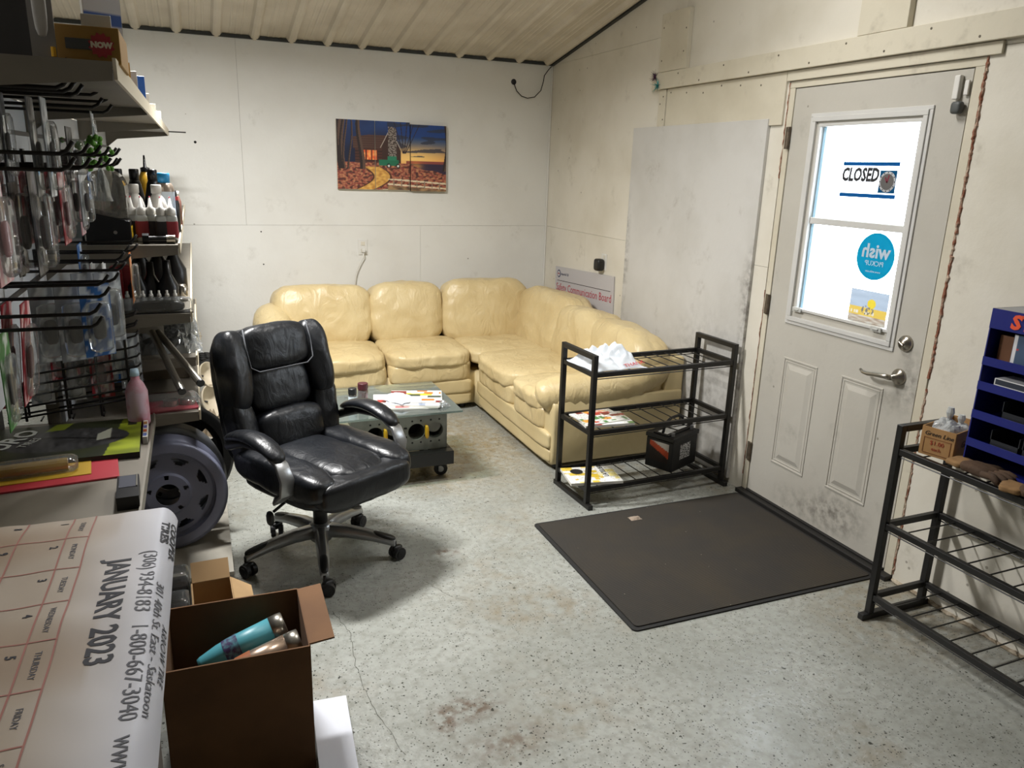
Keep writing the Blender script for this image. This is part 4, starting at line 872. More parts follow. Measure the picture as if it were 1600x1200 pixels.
def knotbag(c, d, seed, label):
    o = MB().cushion((0, 0, d[2]*.42), (d[0], d[1], d[2]*.8), 2.6, 10, .010, 28, seed=seed).lathe([(.016, d[2]*.70), (.008, d[2]*.86), (.014, d[2]*1.0), (.010, d[2]*1.12)], 10).build('parts_bag', M_BAGK, None); o.location = c; tag(o, label, 'bag', 'bags in the carton')
M_BAGK = clear_mat('knotted_bag', '#f0f2f2', .2, .12, .55, '#cdd0d0')
knotbag(tuple(GBM @ Vector((-.055, 0, .004)))[:3], (.085, .09, .155), 4.2, 'tall knotted clear plastic bag standing in the brown carton')
knotbag(tuple(GBM @ Vector((.045, 0, .004)))[:3], (.09, .09, .115), 6.2, 'low knotted clear plastic bag toward the wall end of the carton')
# blue bulb display
M_BLU = mat('cobalt_blue_steel', '#172070', .4); dx0, dx1, dy0, dy1 = 2.405, 2.615, 1.06, 1.690
ds = empty('bulb_display', ((dx0+dx1)/2, 1.375, ZT), label='cobalt blue bulb display rack with orange brand lettering on the right rack', cat='display')
MB().bx(dx0, dx1, dy1-.004, dy1, ZT, 1.265).build('side_panel', M_BLU, ds); MB().bx(dx0, dx1, dy0, dy0+.004, ZT, 1.265).build('side_panel', M_BLU, ds)
MB().bx(dx1-.004, dx1, dy0, dy1, ZT, 1.265).build('back_panel', M_BLU, ds); MB().bx(dx0, dx1, dy0, dy1, 1.258, 1.265).build('top_panel', mat('grey_metal_top', '#8d8f94', .4, .3), ds)
MB().bx(dx0-.002, dx0+.002, dy0, dy1, 1.200, 1.265).build('header', M_BLU, ds)
text('SYLVANIA', .062, frame_of((dx0-.0036, 1.465, 1.231), (0, -1, 0), (0, 0, 1)), mat('orange_red_ink', '#e0532c', .5), ds, bold=.003, shear=.12, sx=1.1)
for z in (1.075, .990, .890, .790, ZT): 
    sh = MB().bx(dx0, dx1-.004, dy0+.004, dy1-.004, z, z+.003).build('shelf', M_BLU, ds); MB().bx(dx0-.002, dx0+.002, dy0, dy1, z, z+.028).build('shelf_lip', M_BLU, sh)
def carton(name, c, d, rz, m, label, cat='box', group=None, extra=None):
    o = MB().box((0, 0, d[2]/2), d).build(name, m, None, bevel=.0015); o.location = c; o.rotation_euler = (0, 0, rz); tag(o, label, cat, group); return o
def prn(o, w, h, M, fn, nx=24, ny=24): p_ = picture('printed_label', w, h, nx, ny, fn, M, None, .45); p_.parent = o; return p_
bx1 = carton('bulb_box', (2.46, 1.585, 1.0785), (.075, .055, .115), 0, mat('bulb_box_blue', '#46566e', .5), 'slate blue bulb box with white edge on the top shelf of the blue display', group='bulb boxes'); prn(bx1, .05, .11, frame_of((-.0384, 0, .0575), (0, -1, 0), (0, 0, 1)), lambda u, v: (.85, .85, .86) if u < .25 else ((.75, .2, .2) if .55 < v < .62 and u < .4 else (.27, .34, .44)))
carton('bulb_box', (2.475, 1.645, 1.0785), (.07, .05, .10), 0, mat('bulb_box_brown', '#6a4326', .6), 'brown bulb box at the left end of the blue display top shelf', group='bulb boxes')
carton('bulb_box', (2.46, 1.52, 1.0785), (.075, .055, .112), 0, mat('bulb_box_blue2', '#3e4c62', .5), 'slate blue bulb box, second on the display top shelf', group='bulb boxes')
b2 = carton('bulb_carton', (2.462, 1.545, .9935), (.09, .20, .045), 0, mat('bulb_box_white', '#c9c9c9', .5), 'flat white and grey bulb carton on the second display shelf', group='bulb boxes'); prn(b2, .19, .04, frame_of((-.0458, 0, .0225), (0, -1, 0), (0, 0, 1)), lambda u, v: (.2, .22, .26) if v > .55 or (u-.55)**2*20+(v-.3)**2 < .03 else (.82, .82, .82))
M_BIN = mat('smoky_bin_plastic', '#2a2c30', .3)
for i, (y, z, h) in enumerate(((1.55, .8935, .075), (1.42, .8935, .075), (1.57, .7935, .07), (1.46, .7935, .07), (1.36, .7935, .07))):
    b = MB().bx(-.08, .08, -.05, .05, 0, .003).bx(-.08, -.077, -.05, .05, 0, h*.55).bx(.077, .08, -.05, .05, 0, h).bx(-.08, .08, -.05, -.047, 0, h).bx(-.08, .08, .047, .05, 0, h)
    o = b.build('parts_bin', M_BIN, None); o.location = (2.50, y, z); tag(o, ['smoky grey parts bin at the left of the third display shelf', 'smoky grey parts bin at the right of the third display shelf', 'smoky grey parts bin at the left of the fourth display shelf', 'middle smoky grey parts bin on the fourth display shelf', 'smoky grey parts bin at the right of the fourth display shelf'][i], 'bin', 'display parts bins')
carton('black_case', (2.50, 1.57, 1.2655), (.10, .10, .03), .2, mat('black_plastic', '#141414'), 'flat black case lying on top of the blue display', 'case')
# work gloves
M_GLOVE = mat('brown_leather_glove', '#4d3826', .85, var=.4, vscale=14, bump=.4, bscale=40); M_CUFF = mat('tan_glove_cuff', '#8a6a44', .9, var=.3, vscale=20)
def glove(loc, rz, label):
    e = empty('work_glove', loc, rz, label, 'glove', 'work gloves')
    P = lambda mb, n, m: setpar(mb.build(n, m, None, smooth=True), e)
    P(MB().cushion((0, 0, .018), (.11, .085, .034), 3.5, 8, .004, 30), 'palm', M_GLOVE)
    for k, (dy, l) in enumerate(((-.033, .062), (-.011, .075), (.011, .072), (.033, .058))):
        P(MB().tube([(.04, dy, .018), (.06+l*.3, dy*1.1, .026), (.05+l*.75, dy*1.25, .022), (.05+l, dy*1.3, .012)], .012, 8, rs=[.012, .0125, .0115, .008]), 'finger', M_GLOVE)
    P(MB().tube([(-.02, .035, .016), (.015, .06, .018), (.04, .072, .014)], .013, 8, rs=[.014, .0135, .009]), 'thumb', M_GLOVE)
    P(MB().cushion((-.075, 0, .014), (.07, .09, .024), 4, 8, .003, 30), 'cuff', M_CUFF); return e
glove((2.378, 1.605, ZT+.002), R(-96), 'brown leather work glove with tan cuff at the front of the right rack'); glove((2.372, 1.395, ZT+.002), R(-70), 'brown leather work glove farther along the right rack edge')
# ================================================================== LEFT DISPLAY SHELVING
XW, Y0S, Y1S, Y2S, Y3S = -.45, 1.60, 2.78, 4.00, 5.22
M_SHELF = mat('taupe_shelf_enamel', '#7d776c', .45, .1, .15, 6); M_LIP = mat('cream_price_rail', '#cfc5ae', .4); M_PANEL = mat('pale_back_panel', '#c3c8cd', .5, var=.1, vscale=3)
M_HOOK = mat('black_wire', '#191614', .4, .3)
gd = empty('display_shelving', (-.25, 3.2, 0), label='long grey steel store shelving along the left side', cat='shelving')
for y0, y1 in ((Y0S, Y1S), (Y1S, Y2S), (Y2S, Y3S)):
    MB().bx(XW-.012, XW, y0+.002, y1-.002, 1.08 if y0 == Y0S else .16, 1.80).build('back_panel', M_PANEL, gd)
    if y0 > Y0S: MB().bx(XW-.17, .036, y0+.001, y1-.001, .135, .15).bx(.0, .02, y0, y1, 0, .135).build('base_deck', mat('base_deck_grey', '#a5a094', .5, var=.15, vscale=5), gd)
MB().bx(-.64, -.625, 1.25, Y1S, .1, 1.07).build('back_panel', mat('lower_back_board', '#4c463e', .7), gd)
for y in (Y0S, Y1S, Y2S, Y3S): MB().bx(XW-.05, XW-.012, y-.015, y+.015, 0, 1.82).build('upright', M_SHELF, gd, bevel=.002)
for z in (1.62, 1.30, 1.71): MB().bx(XW, XW+.006, Y0S+.01, Y3S-.01, z-.006, z+.006).build('slot_rail', mat('dark_slot', '#3a3632', .6), gd)
def shelf(z, xf, y0, y1, xb=XW, br=True, lipm=M_LIP):
    s_ = MB().bx(xb, xf, y0+.002, y1-.002, z-.012, z).build('shelf', M_SHELF, gd)
    MB().bx(xf, xf+.006, y0+.002, y1-.002, z-.030, z+.006).build('price_rail', lipm, s_)
    if br:
        for yy in (y0+.004, y1-.007):
            MB().prism([(xb, z-.012), (xf-.002, z-.012), (xf-.002, z-.032), (xb+.16, z-.05), (xb+.06, z-.06), (xb, z-.11)], .003, Matrix.Translation((0, yy, 0)) @ Matrix(((1, 0, 0, 0), (0, 0, -1, 0), (0, 1, 0, 0), (0, 0, 0, 1)))).build('bracket', M_SHELF, s_)
    return s_
for y0, y1 in ((Y0S, Y1S), (Y1S, Y2S), (Y2S, Y3S)): shelf(1.815, -.115, y0, y1)
Z1, Z2, Z3, Z4, ZN = 1.378, 1.148, .965, .795, .80
for y0, y1 in ((Y1S, Y2S), (Y2S, Y3S)):
    shelf(Z1, -.060, y0, y1); shelf(Z2, -.040, y0, y1); shelf(Z4, -.040, y0, y1)
    if y0 == Y1S: shelf(Z3, -.036, y0+.12, y1)
shelf(ZN, -.186, 1.25, Y1S-.005, -.62, lipm=mat('grey_rail', '#8b867b', .4, .2))
for y in (1.3, 2.7): MB().bx(-.60, -.57, y, y+.03, 0, ZN-.013).build('shelf_post', M_SHELF, gd)
# ---- helpers for goods
def bottle(name, x, y, z, prof, m, label, cat='bottle', group=None, cap=None, capm=None, band=None, n=16):
    e = empty(name, (x, y, z), 0, label, cat, group)
    P = lambda mb, nm, mm_, sm=True: setpar(mb.build(nm, mm_, None, smooth=sm), e)
    P(MB().lathe(prof, n), 'bottle_body', m)
    if cap: P(MB().lathe(cap, n), 'cap', capm)
    if band: P(MB().lathe([(band[0], band[1]), (band[0], band[2])], n, cap=False), 'wrap_label', band[3])
    return e
M_WPL = mat('white_plastic', '#dcdad4'); M_JET = mat('jet_plastic', '#0f0f11', .35); M_REDT = mat('red_tip', '#b02a3c', .4)
X = lambda px, py, y: at_y(px, py, y).x
def striped(c1, c2, c3):
    def f(u, v): return hx(c1) if v < .25 else (hx(c2) if (u*3.3 % 1) < .4 else hx(c3))
    return f
# shelf at Z1 --------------------------------------------------------------
GL = 'bottles on the upper bottle shelf'
def glue(i, px, y, lab):
    x = X(px, 350, y); e = empty('glue_bottle', (x, y, Z1), 0, lab, 'bottle', GL)
    P = lambda mb, nm, mm_, sm=False: setpar(mb.build(nm, mm_, None, smooth=sm), e)
    P(MB().cushion((0, 0, .046), (.040, .03, .092), 6, 8), 'bottle_body', mat('cloudy_plastic', '#c8cac6', .4), True)
    P(MB().lathe([(.014, .09), (.016, .094), (.016, .112), (.008, .116), (.002, .150)], 12), 'cap', M_WPL, True); P(MB().lathe([(.0042, .134), (.002, .152)], 8), 'red_tip', M_REDT, True)
    P(MB().cushion((0, 0, .044), (.0415, .0315, .066), 7, 8), 'wrap_label', mat('glue_label_%d' % (i % 3), ('#2b2526', '#97333c', '#3a302e')[i % 3], .45), True)
for i, (px, y, lb) in enumerate(((207, 2.90, 'white glue bottle with red tip beside the black display case'), (222, 2.89, 'white glue bottle with red tip, second from the black display case'), (237, 2.90, 'white glue bottle with red tip and crimson label in the row middle'), (253, 2.88, 'white glue bottle with red tip, second from the shelf front'), (268, 2.88, 'white glue bottle with red tip nearest the shelf front edge'))): glue(i, px, y, lb)
for px, y, lb in ((211, 3.08, 'round white bottle behind the glue bottles near the black case'), (246, 3.06, 'round white bottle behind the glue bottles near the spray can')):
    bottle('white_bottle', X(px, 320, y), y, Z1, [(.030, 0), (.033, .006), (.033, .11), (.026, .135), (.015, .15), (.015, .158)], M_WPL, lb, group=GL, cap=[(.0175, .155), (.0175, .182), (.016, .185)], capm=M_WPL)
for i, (px, y, lb) in enumerate(((186, 3.18, 'black oil bottle rising behind the clear dome of the display case'), (212, 3.22, 'black oil bottle between display case and yellow bottle'), (240, 3.18, 'black oil bottle in front of the yellow squeeze bottle'))):
    bottle('oil_bottle', X(px, 300, y), y, Z1, [(.030, 0), (.033, .005), (.033, .12), (.020, .185), (.015, .20)], M_JET, lb, group=GL, cap=[(.017, .198), (.017, .232), (.015, .235)], capm=M_JET)
bottle('squeeze_bottle', X(229, 290, 3.36), 3.36, Z1, [(.03, 0), (.036, .02), (.037, .15), (.03, .19), (.016, .225)], mat('mustard_plastic', '#c99a25', .4), 'yellow squeeze bottle with black spout on the bottle shelf', group=GL, cap=[(.017, .222), (.017, .238), (.006, .242), (.003, .285)], capm=M_JET)
bottle('spray_can', X(259, 320, 3.12), 3.12, Z1, [(.032, 0), (.033, .004), (.033, .165), (.030, .180), (.024, .190)], mat('tan_metal', '#9a8c7e', .35, .5), 'white and blue spray can with blue cap on the bottle shelf', 'can', GL, cap=[(.021, .188), (.021, .222), (.019, .225)], capm=mat('sky_blue_cap', '#2b8ec4', .4), band=(.0335, .004, .160, mat('can_white_blue', '#c8d2da', .4, var=1, vscale=9, var2='#2f6fae')))
bottle('additive_bottle', X(273, 330, 3.22), 3.22, Z1, [(.018, 0), (.019, .11), (.013, .135), (.012, .14)], M_JET, 'slim black bottle with red label at the far front of the bottle shelf', group=GL, cap=[(.012, .138), (.012, .16)], capm=M_JET, band=(.0155, .115, .138, mat('red_label', '#b3272f', .5)))
bottle('additive_bottle', X(277, 330, 3.6), 3.6, Z1, [(.018, 0), (.019, .10), (.013, .12), (.012, .125)], mat('clear_red', '#7c5248', .4), 'slim brown bottle far along the bottle shelf front', group=GL, cap=[(.012, .124), (.012, .145)], capm=M_WPL)
# black display case with clear dome
cx0, cx1, cy0, cy1 = X(137, 370, 2.84), X(207, 370, 2.84), 2.80, 2.98
dc = empty('knife_display_case', ((cx0+cx1)/2, 2.89, Z1), 0, 'black display case with clear dome and yellow lettering on the bottle shelf', 'case')
vs = [(cx0, cy0, Z1), (cx1, cy0, Z1), (cx1, cy1, Z1), (cx0, cy1, Z1), (cx0, cy0, Z1+.108), (cx1, cy0, Z1+.075), (cx1, cy1, Z1+.075), (cx0, cy1, Z1+.108)]
MB().add(vs, [(0, 3, 2, 1), (4, 5, 6, 7), (0, 1, 5, 4), (1, 2, 6, 5), (2, 3, 7, 6), (3, 0, 4, 7)]).build('case_base', mat('case_black', '#0c0c0d', .4), dc, bevel=.002)
w2 = (cx1-cx0-.012)/2; arch = [(-w2, 0)] + [(-w2*math.cos(PI*k/14)*(1 if True else 1), .075+.075*math.sin(PI*k/14)**.7) for k in range(15)] + [(w2, 0)]
MB().prism(arch, .15, Matrix.Translation(((cx0+cx1)/2, cy1-.015, Z1+.085)) @ Matrix.Rotation(PI/2, 4, 'X')).build('dome', clear_mat('smoky_dome', '#cfccc4', .35, .04, .20, '#a8a49a'), dc)
text('BOKER', .050, frame_of((cx1+.001, (cy0+cy1)/2, Z1+.038), (0, 1, 0), (0, 0, 1)), mat('yellow_ink', '#e2b81f', .5), dc, bold=.002, sx=.95)
MB().cyl(((cx0+cx1)/2+.02, cy0-.0008, Z1+.04), ((cx0+cx1)/2+.02, cy0+.002, Z1+.04), .006, 10).build('lock', M_NICK, dc)
# flashlight
fx0, fx1 = X(222, 366, 2.83), X(262, 368, 2.83)
fl = empty('flashlight', ((fx0+fx1)/2, 2.83, Z1), 0, 'black flashlight with silver end lying at the front of the bottle shelf', 'flashlight')
MB().cyl((fx0, 2.83, Z1+.014), (fx1, 2.83, Z1+.014), .012, 14).lathe([(.017, 0), (.017, .02)], 14, Matrix.Translation((fx0, 2.83, Z1+.0175)) @ Matrix.Rotation(PI/2, 4, 'Y')).build('barrel', M_JET, fl)
MB().cyl((fx1-.004, 2.83, Z1+.0145), (fx1+.022, 2.83, Z1+.0145), .0145, 14).build('silver_end', M_NICK, fl)
# power box
pb = empty('power_box', (X(110, 370, 2.86), 2.87, Z1), 0, 'grey and white boxed power adapter at the back of the bottle shelf', 'box')
setpar(MB().bx(-.036, .036, -.035, .035, 0, .145).build('carton', mat('carton_grey', '#8b918f', .6), None, bevel=.001), pb)
p_ = picture('printed_front', .072, .145, 18, 36, lambda u, v: (.86, .87, .86) if (.55 < v < .8 or v < .12) else ((.72, .75, .74) if v > .86 else (.60, .64, .63)), Matrix.Translation((0, -.0358, .0725)) @ Matrix.Rotation(PI/2, 4, 'X'), None, .5); p_.parent = pb
t_ = text('Power', .022, Matrix.Translation((-.008, -.0366, .098)) @ Matrix.Rotation(PI/2, 4, 'X'), KI, None, bold=.001, shear=.2); t_.parent = pb
# shelf at Z2 --------------------------------------------------------------
for i, px in enumerate((182, 197)): carton('red_box', (X(px, 420, 3.02+.02*i), 3.02+.02*i, Z2), (.038, .06, .135), 0, mat('scarlet_gloss', '#c31820', .3), ['scarlet red box on the lower bottle shelf, nearer the back panel', 'scarlet red box on the lower bottle shelf beside the black bottles'][i], group='red boxes')
WN = 'black bottles on the lower bottle shelf'
for i, (px, y, s_) in enumerate(((215, 2.98, 1), (236, 3.0, 1), (262, 2.98, 1.05), (222, 3.28, 1.35), (250, 3.30, 1.35), (274, 3.28, 1.35))):
    bottle('black_bottle', X(px, 440, y), y, Z2, [(.030*s_, 0), (.033*s_, .005), (.033*s_, .065*s_), (.014*s_, .105*s_), (.012*s_, .15*s_)], M_JET, ['front black bottle closest to the red boxes', 'front black bottle in the middle of the lower bottle shelf', 'front black bottle nearest the shelf edge', 'tall black bottle behind, beside the red boxes', 'tall black bottle behind in the middle', 'tall black bottle behind near the shelf edge'][i]+' of the lower bottle shelf' if i in (0, 2) else ['', 'front black bottle in the middle of the lower bottle shelf', '', 'tall black bottle standing behind next to the red boxes', 'tall black bottle standing behind the middle front bottle', 'tall black bottle standing behind near the shelf front edge'][i], group=WN)
for k in range(9):
    px = 176+12.4*k; VL = ['first', 'second', 'third', 'fourth', 'middle', 'sixth', 'seventh', 'eighth', 'last'][k]; bottle('sample_vial', X(px, 480, 2.88), 2.88, Z2, [(.0125, 0), (.0135, .004), (.0135, .040), (.006, .046)], clear_mat('vial_clear', '#eef0f0', .2, .1, .35, '#c9cfd2'), VL+' clear vial with white cap in the row on the lower bottle shelf', 'vial', 'row of clear vials', cap=[(.0075, .044), (.0065, .054), (.004, .056), (.004, .066)], capm=M_WPL, n=12)
tr = empty('blade_package', (X(240, 490, 2.82), 2.815, Z2), 0, 'black moulded tool in a clear clamshell lying before the vials', 'package')
P = lambda mb, nm, mm_, sm=False: setpar(mb.build(nm, mm_, None, smooth=sm), tr)
P(MB().cushion((.02, 0, .022), (.16, .042, .040), 3, 10), 'black_tool', mat('gloss_black', '#121316', .25), True); P(MB().bx(-.12, .125, -.025, .025, 0, .004), 'tray', M_JET); P(MB().cushion((.0, 0, .026), (.25, .052, .052), 7, 8), 'clear_shell', clear_mat('blister_clear', '#fafbfb', .14, .06, .08, '#e6eaea'), True)
bottle('silver_can', X(283, 450, 3.0), 3.05, Z2, [(.02, 0), (.02, .05), (.015, .06)], M_NICK, 'small silver capped can at the front edge of the lower bottle shelf', 'can', WN)
# shelf at Z3: bags and tubes ---------------------------------------------------
def bag(px, py, y, z, d, seed, m, lb, n=16, rz=0.0, peak=None, grp='clear bags of hardware'): 
    x = X(px, py, y); return crumple('hardware_bag', (x, y, z), d, seed, m, lb, 'bag', n=n, group=grp, rz=rz, peak=peak)
M_BAGG = clear_mat('grey_bag', '#dfe2e2', .35, .1, .55, '#8d9092')
bag(292, 550, 3.05, Z3, (.11, .16, .06), 1.1, M_BAGC, 'clear crinkled bag hanging over the front of the low middle shelf'); bag(235, 545, 3.05, Z3, (.16, .16, .07), 2.7, M_BAGG, 'grey clear bag at the back of the low middle shelf')
carton('steel_wool_box', (X(275, 540, 3.12), 3.14, Z3), (.075, .07, .085), .05, mat('steel_wool_grey', '#4a4a48', .9, var=.6, vscale=120, var2='#8a8a86'), 'dark grey speckled block of steel wool on the low middle shelf', 'block')
bag(298, 535, 3.22, Z3, (.08, .10, .12), 6.1, M_BAGC, 'clear crinkled bag standing behind the steel wool block', peak=(.5, .5))
M_ALU = mat('aluminium_tube', '#a9a59c', .3, .85)
for i, (a, b_) in enumerate((((238, 519, 3.00), (284, 611, 2.66)), ((247, 519, 3.00), (313, 598, 2.66)))):
    p0, p1 = at_y(*a), at_y(*b_); o = MB().cyl(p0, p1, .0125, 14).build('aluminium_tube', M_ALU, None, loc=tuple(p1)); tag(o, ['lower aluminium tube sticking out of the shelves toward the room', 'upper aluminium tube sticking out of the shelves toward the room'][i], 'tube', 'aluminium tubes')
    d = (p1-p0).normalized(); MB().cyl(p1-d*.002, p1+d*.006, .0132, 14).build('end_cap', M_JET, o)
# shelf at Z4: clamshell, carton
cl = empty('hole_saw_package', (X(268, 640, 2.86), 2.87, Z4), R(8), 'clear clamshell with red insert and two silver discs on the lowest shelf', 'package')
P = lambda mb, nm, mm_, sm=False: setpar(mb.build(nm, mm_, None, smooth=sm), cl)
P(MB().bx(-.10, .085, -.065, .07, 0, .006), 'red_insert', mat('crimson_card', '#a3273c', .5)); 
for x in (-.0, .055): P(MB().lathe([(.026, .006), (.026, .026), (.022, .027), (.022, .024)], 20, Matrix.Translation((x, 0, 0))), 'silver_disc', M_ALU)
P(MB().cushion((-.005, 0, .020), (.20, .15, .038), 8, 6), 'clear_shell', MATS['blister_clear'], True)
carton('brown_carton', (-.22, 3.40, Z4), (.30, .28, .135), 0, mat('taupe_carton', '#6f6556', .8), 'brown-grey carton at the back of the lowest shelf')
# ------------------------------------------------------------------ wheels under the shelves
def wheel(name, c, axis_rz, tilt, Rr, depth, m, label, spokes=True, group='trailer wheels', studs=None):
    e = empty(name, c, axis_rz, label, 'wheel', group); T = Matrix.Rotation(tilt, 4, 'X') @ Matrix.Rotation(PI/2, 4, 'X')   # axis along local -y (front)
    P = lambda mb, nm, mm_, sm=False, par=None, **k: setpar(mb.build(nm, mm_, None, smooth=sm, **k), par or e)
    d = depth
    P(MB().lathe([(Rr*.80, d*.48), (Rr*.93, d*.50), (Rr, d*.47), (Rr*.985, d*.43), (Rr*.90, d*.40), (Rr*.885, d*.22), (Rr*.82, d*.10), (Rr*.82, -d*.2), (Rr*.89, -d*.34), (Rr*.90, -d*.42), (Rr, -d*.47), (Rr*.985, -d*.5), (Rr*.88, -d*.44), (Rr*.80, -d*.2), (Rr*.79, d*.3), (Rr*.80, d*.48)], 48, T, cap=False), 'rim', m, True)
    nr, na = 16, 112; vs = []; fs = []
    for j in range(nr+1):
        r = Rr*(.20+.63*j/nr); zz = d*(.34 if r < Rr*.36 else .30-.06*((r/Rr-.36)/.47) + (.05 if r > Rr*.76 else 0))
        for i in range(na): a = 2*PI*i/na; vs.append((r*math.cos(a), r*math.sin(a), zz))
    for j in range(nr):
        for i in range(na):
            r = (.20+.63*(j+.5)/nr); a = 2*PI*(i+.5)/na; hole = False
            if spokes:
                q = (a/(2*PI)*8) % 1; hole = .56 < r < .69 and abs(q-.5) < (.30-.18*(r-.56)/.13 if False else .16+.13*(r-.56)/.13)
            else:
                q = (a/(2*PI)*6) % 1; hole = .60 < r < .70 and abs(q-.5) < .16
            for k in range(5):
                b2 = 2*PI*(k+.25)/5
                if (r*math.cos(a)-.315*math.cos(b2))**2+(r*math.sin(a)-.315*math.sin(b2))**2 < .0016 and not studs: hole = True
            if not hole: b1 = (i+1) % na; fs.append((j*na+i, j*na+b1, (j+1)*na+b1, (j+1)*na+i))
    P(MB().add(vs, fs, T), 'disc', m, False, solid=.004)
    if studs:
        for k in range(5):
            a = 2*PI*k/5; P(MB().lathe([(.012, 0), (.010, .016)], 10, T @ Matrix.Translation((.32*Rr*math.cos(a), .32*Rr*math.sin(a), d*.34))), 'lug_nut', studs)
    return e
M_GREYW = mat('grey_wheel_paint', '#82859a', .4, .2, .12, 5); M_GALV = mat('galvanised_wheel', '#8a8d92', .3, .7, .2, 9); M_BLKW = mat('black_wheel', '#131313', .4)
RW = .222
SWY = at_z(262, 768, .372).y
wheel('spoke_wheel', (at_z(262, 768, .372).x, at_z(262, 768, .372).y, .15+RW), R(4), R(-4), RW, .13, M_GREYW, 'grey steel spoke trailer wheel under the display shelving')
wheel('galvanised_spare', (-.185, SWY+.15, .15+RW+.004), R(6), R(-8), RW, .13, M_GALV, 'galvanised wheel rim stacked behind the grey spoke wheel', False)
wheel('black_spare', (-.165, SWY+.36, .15+RW+.02), R(14), R(-6), RW+.018, .15, M_BLKW, 'black steel wheel with silver lug nuts behind the grey wheels', False, studs=M_ALU)
def tire(c, Rr, w, rz, tilt, label, lay=False):
    e = empty('tire', c, rz, label, 'tire', 'tires beyond the shelves'); T = Matrix.Identity(4) if lay else Matrix.Rotation(tilt, 4, 'X') @ Matrix.Rotation(PI/2, 4, 'X'); M_R = mat('tire_rubber', '#1b1a19', .8, bump=.3, bscale=80)
    P = lambda mb, nm, mm_, sm=False: setpar(mb.build(nm, mm_, None, smooth=sm), e)
    P(MB().lathe([(Rr*.60, -w*.36), (Rr*.70, -w*.48), (Rr*.88, -w*.50), (Rr*.96, -w*.42), (Rr*.97, 0), (Rr*.96, w*.42), (Rr*.88, w*.50), (Rr*.70, w*.48), (Rr*.60, w*.36), (Rr*.58, 0), (Rr*.60, -w*.36)], 40, T, cap=False), 'carcass', M_R, True)
    b = MB()
    for i in range(40):
        for j, zz in enumerate((-.30, -.1, .1, .30)):
            a = 2*PI*(i+.5*(j % 2))/40; b.box((0, 0, 0), (.012, Rr*.115, w*.16), T @ Matrix.Rotation(a, 4, 'Z') @ Matrix.Translation((Rr*.975, 0, w*zz)))
    o = P(b, 'tread_blocks', M_R); o['kind'] = 'stuff'
    return e
tire((.0, 5.0, .24), .24, .18, R(30), 0, 'knobbly black tire standing on the floor beyond the display shelving'); 
M_HUBW = mat('cream_hub_paint', '#cbbfa8', .5, var=.2, vscale=8)
for i, (px, py, y, r) in enumerate(((318, 588, 4.72, .075), (325, 628, 4.66, .095))):
    c = at_y(px, py, y); T = Matrix.Translation(c) @ Matrix.Rotation(R(55), 4, 'Z') @ Matrix.Rotation(R(70), 4, 'X')
    o = MB().lathe([(r*.35, -.07), (r*.45, -.02), (r*.8, .0), (r, .03), (r*1.05, .045), (r*.98, .045), (r*.75, .01), (r*.3, -.01)], 28, Matrix.Translation(-c) @ T).build('cream_hub', M_HUBW, None, smooth=True); o.location = c
    tag(o, ['small cream painted hub hanging at the far shelf end', 'larger cream painted hub hanging below the small one at the far shelf end'][i], 'hub', 'cream hubs')
    p0 = Vector((-.045, c.y, c.z)); setpar(MB().cyl((-.08-c.x, .0, .02), (0, 0, 0), .006, 6).build('peg', M_HOOK, None), o)
crumple('rag_bundle', (.02, 4.45, .002), (.2, .24, .32), 3.3, mat('beige_cloth', '#a89880', .95, var=.3, vscale=14), 'beige cloth bundle on the floor behind the office chair', 'cloth', n=22)
# ------------------------------------------------------------------ hooks, cards and baskets in the near bay
def hook(y, z, xt, label):
    e = empty('peg_hook', (XW, y, z), 0, label, 'hook', 'black peg hooks'); L = xt-XW
    for dz in (0, .028): setpar(MB().tube([(0, 0, dz), (L*.5, 0, dz), (L-.012, 0, dz), (L, 0, dz+.006), (L+.012, 0, dz+.022)], .0042, 6).build('prong' if dz == 0 else 'tag_arm', M_HOOK, None, smooth=True), e)
    setpar(MB().bx(-.002, .008, -.012, .012, -.012, .04).build('mount', M_HOOK, None), e); return e
HK = 'black double peg hook on the near bay panel'; ORD = ['nearest', 'second nearest', 'third nearest', 'fourth nearest', 'fifth nearest', 'farthest']
PALS = {'red': ('#a82f3a', '#e6c0c0'), 'pink': ('#d8a3aa', '#f2e8e8'), 'grey': ('#8b9096', '#d3d8da'), 'black': ('#26262a', '#6a6a70'), 'white': ('#e6e6e4', '#aab4bc'), 'blue': ('#2a62a8', '#c9d4de'), 'tan': ('#a88a6a', '#7a4a2c'), 'green': ('#4f8a4a', '#cfd6cc'), 'orange': ('#d87830', '#d8c9b0')}
_packs = {}
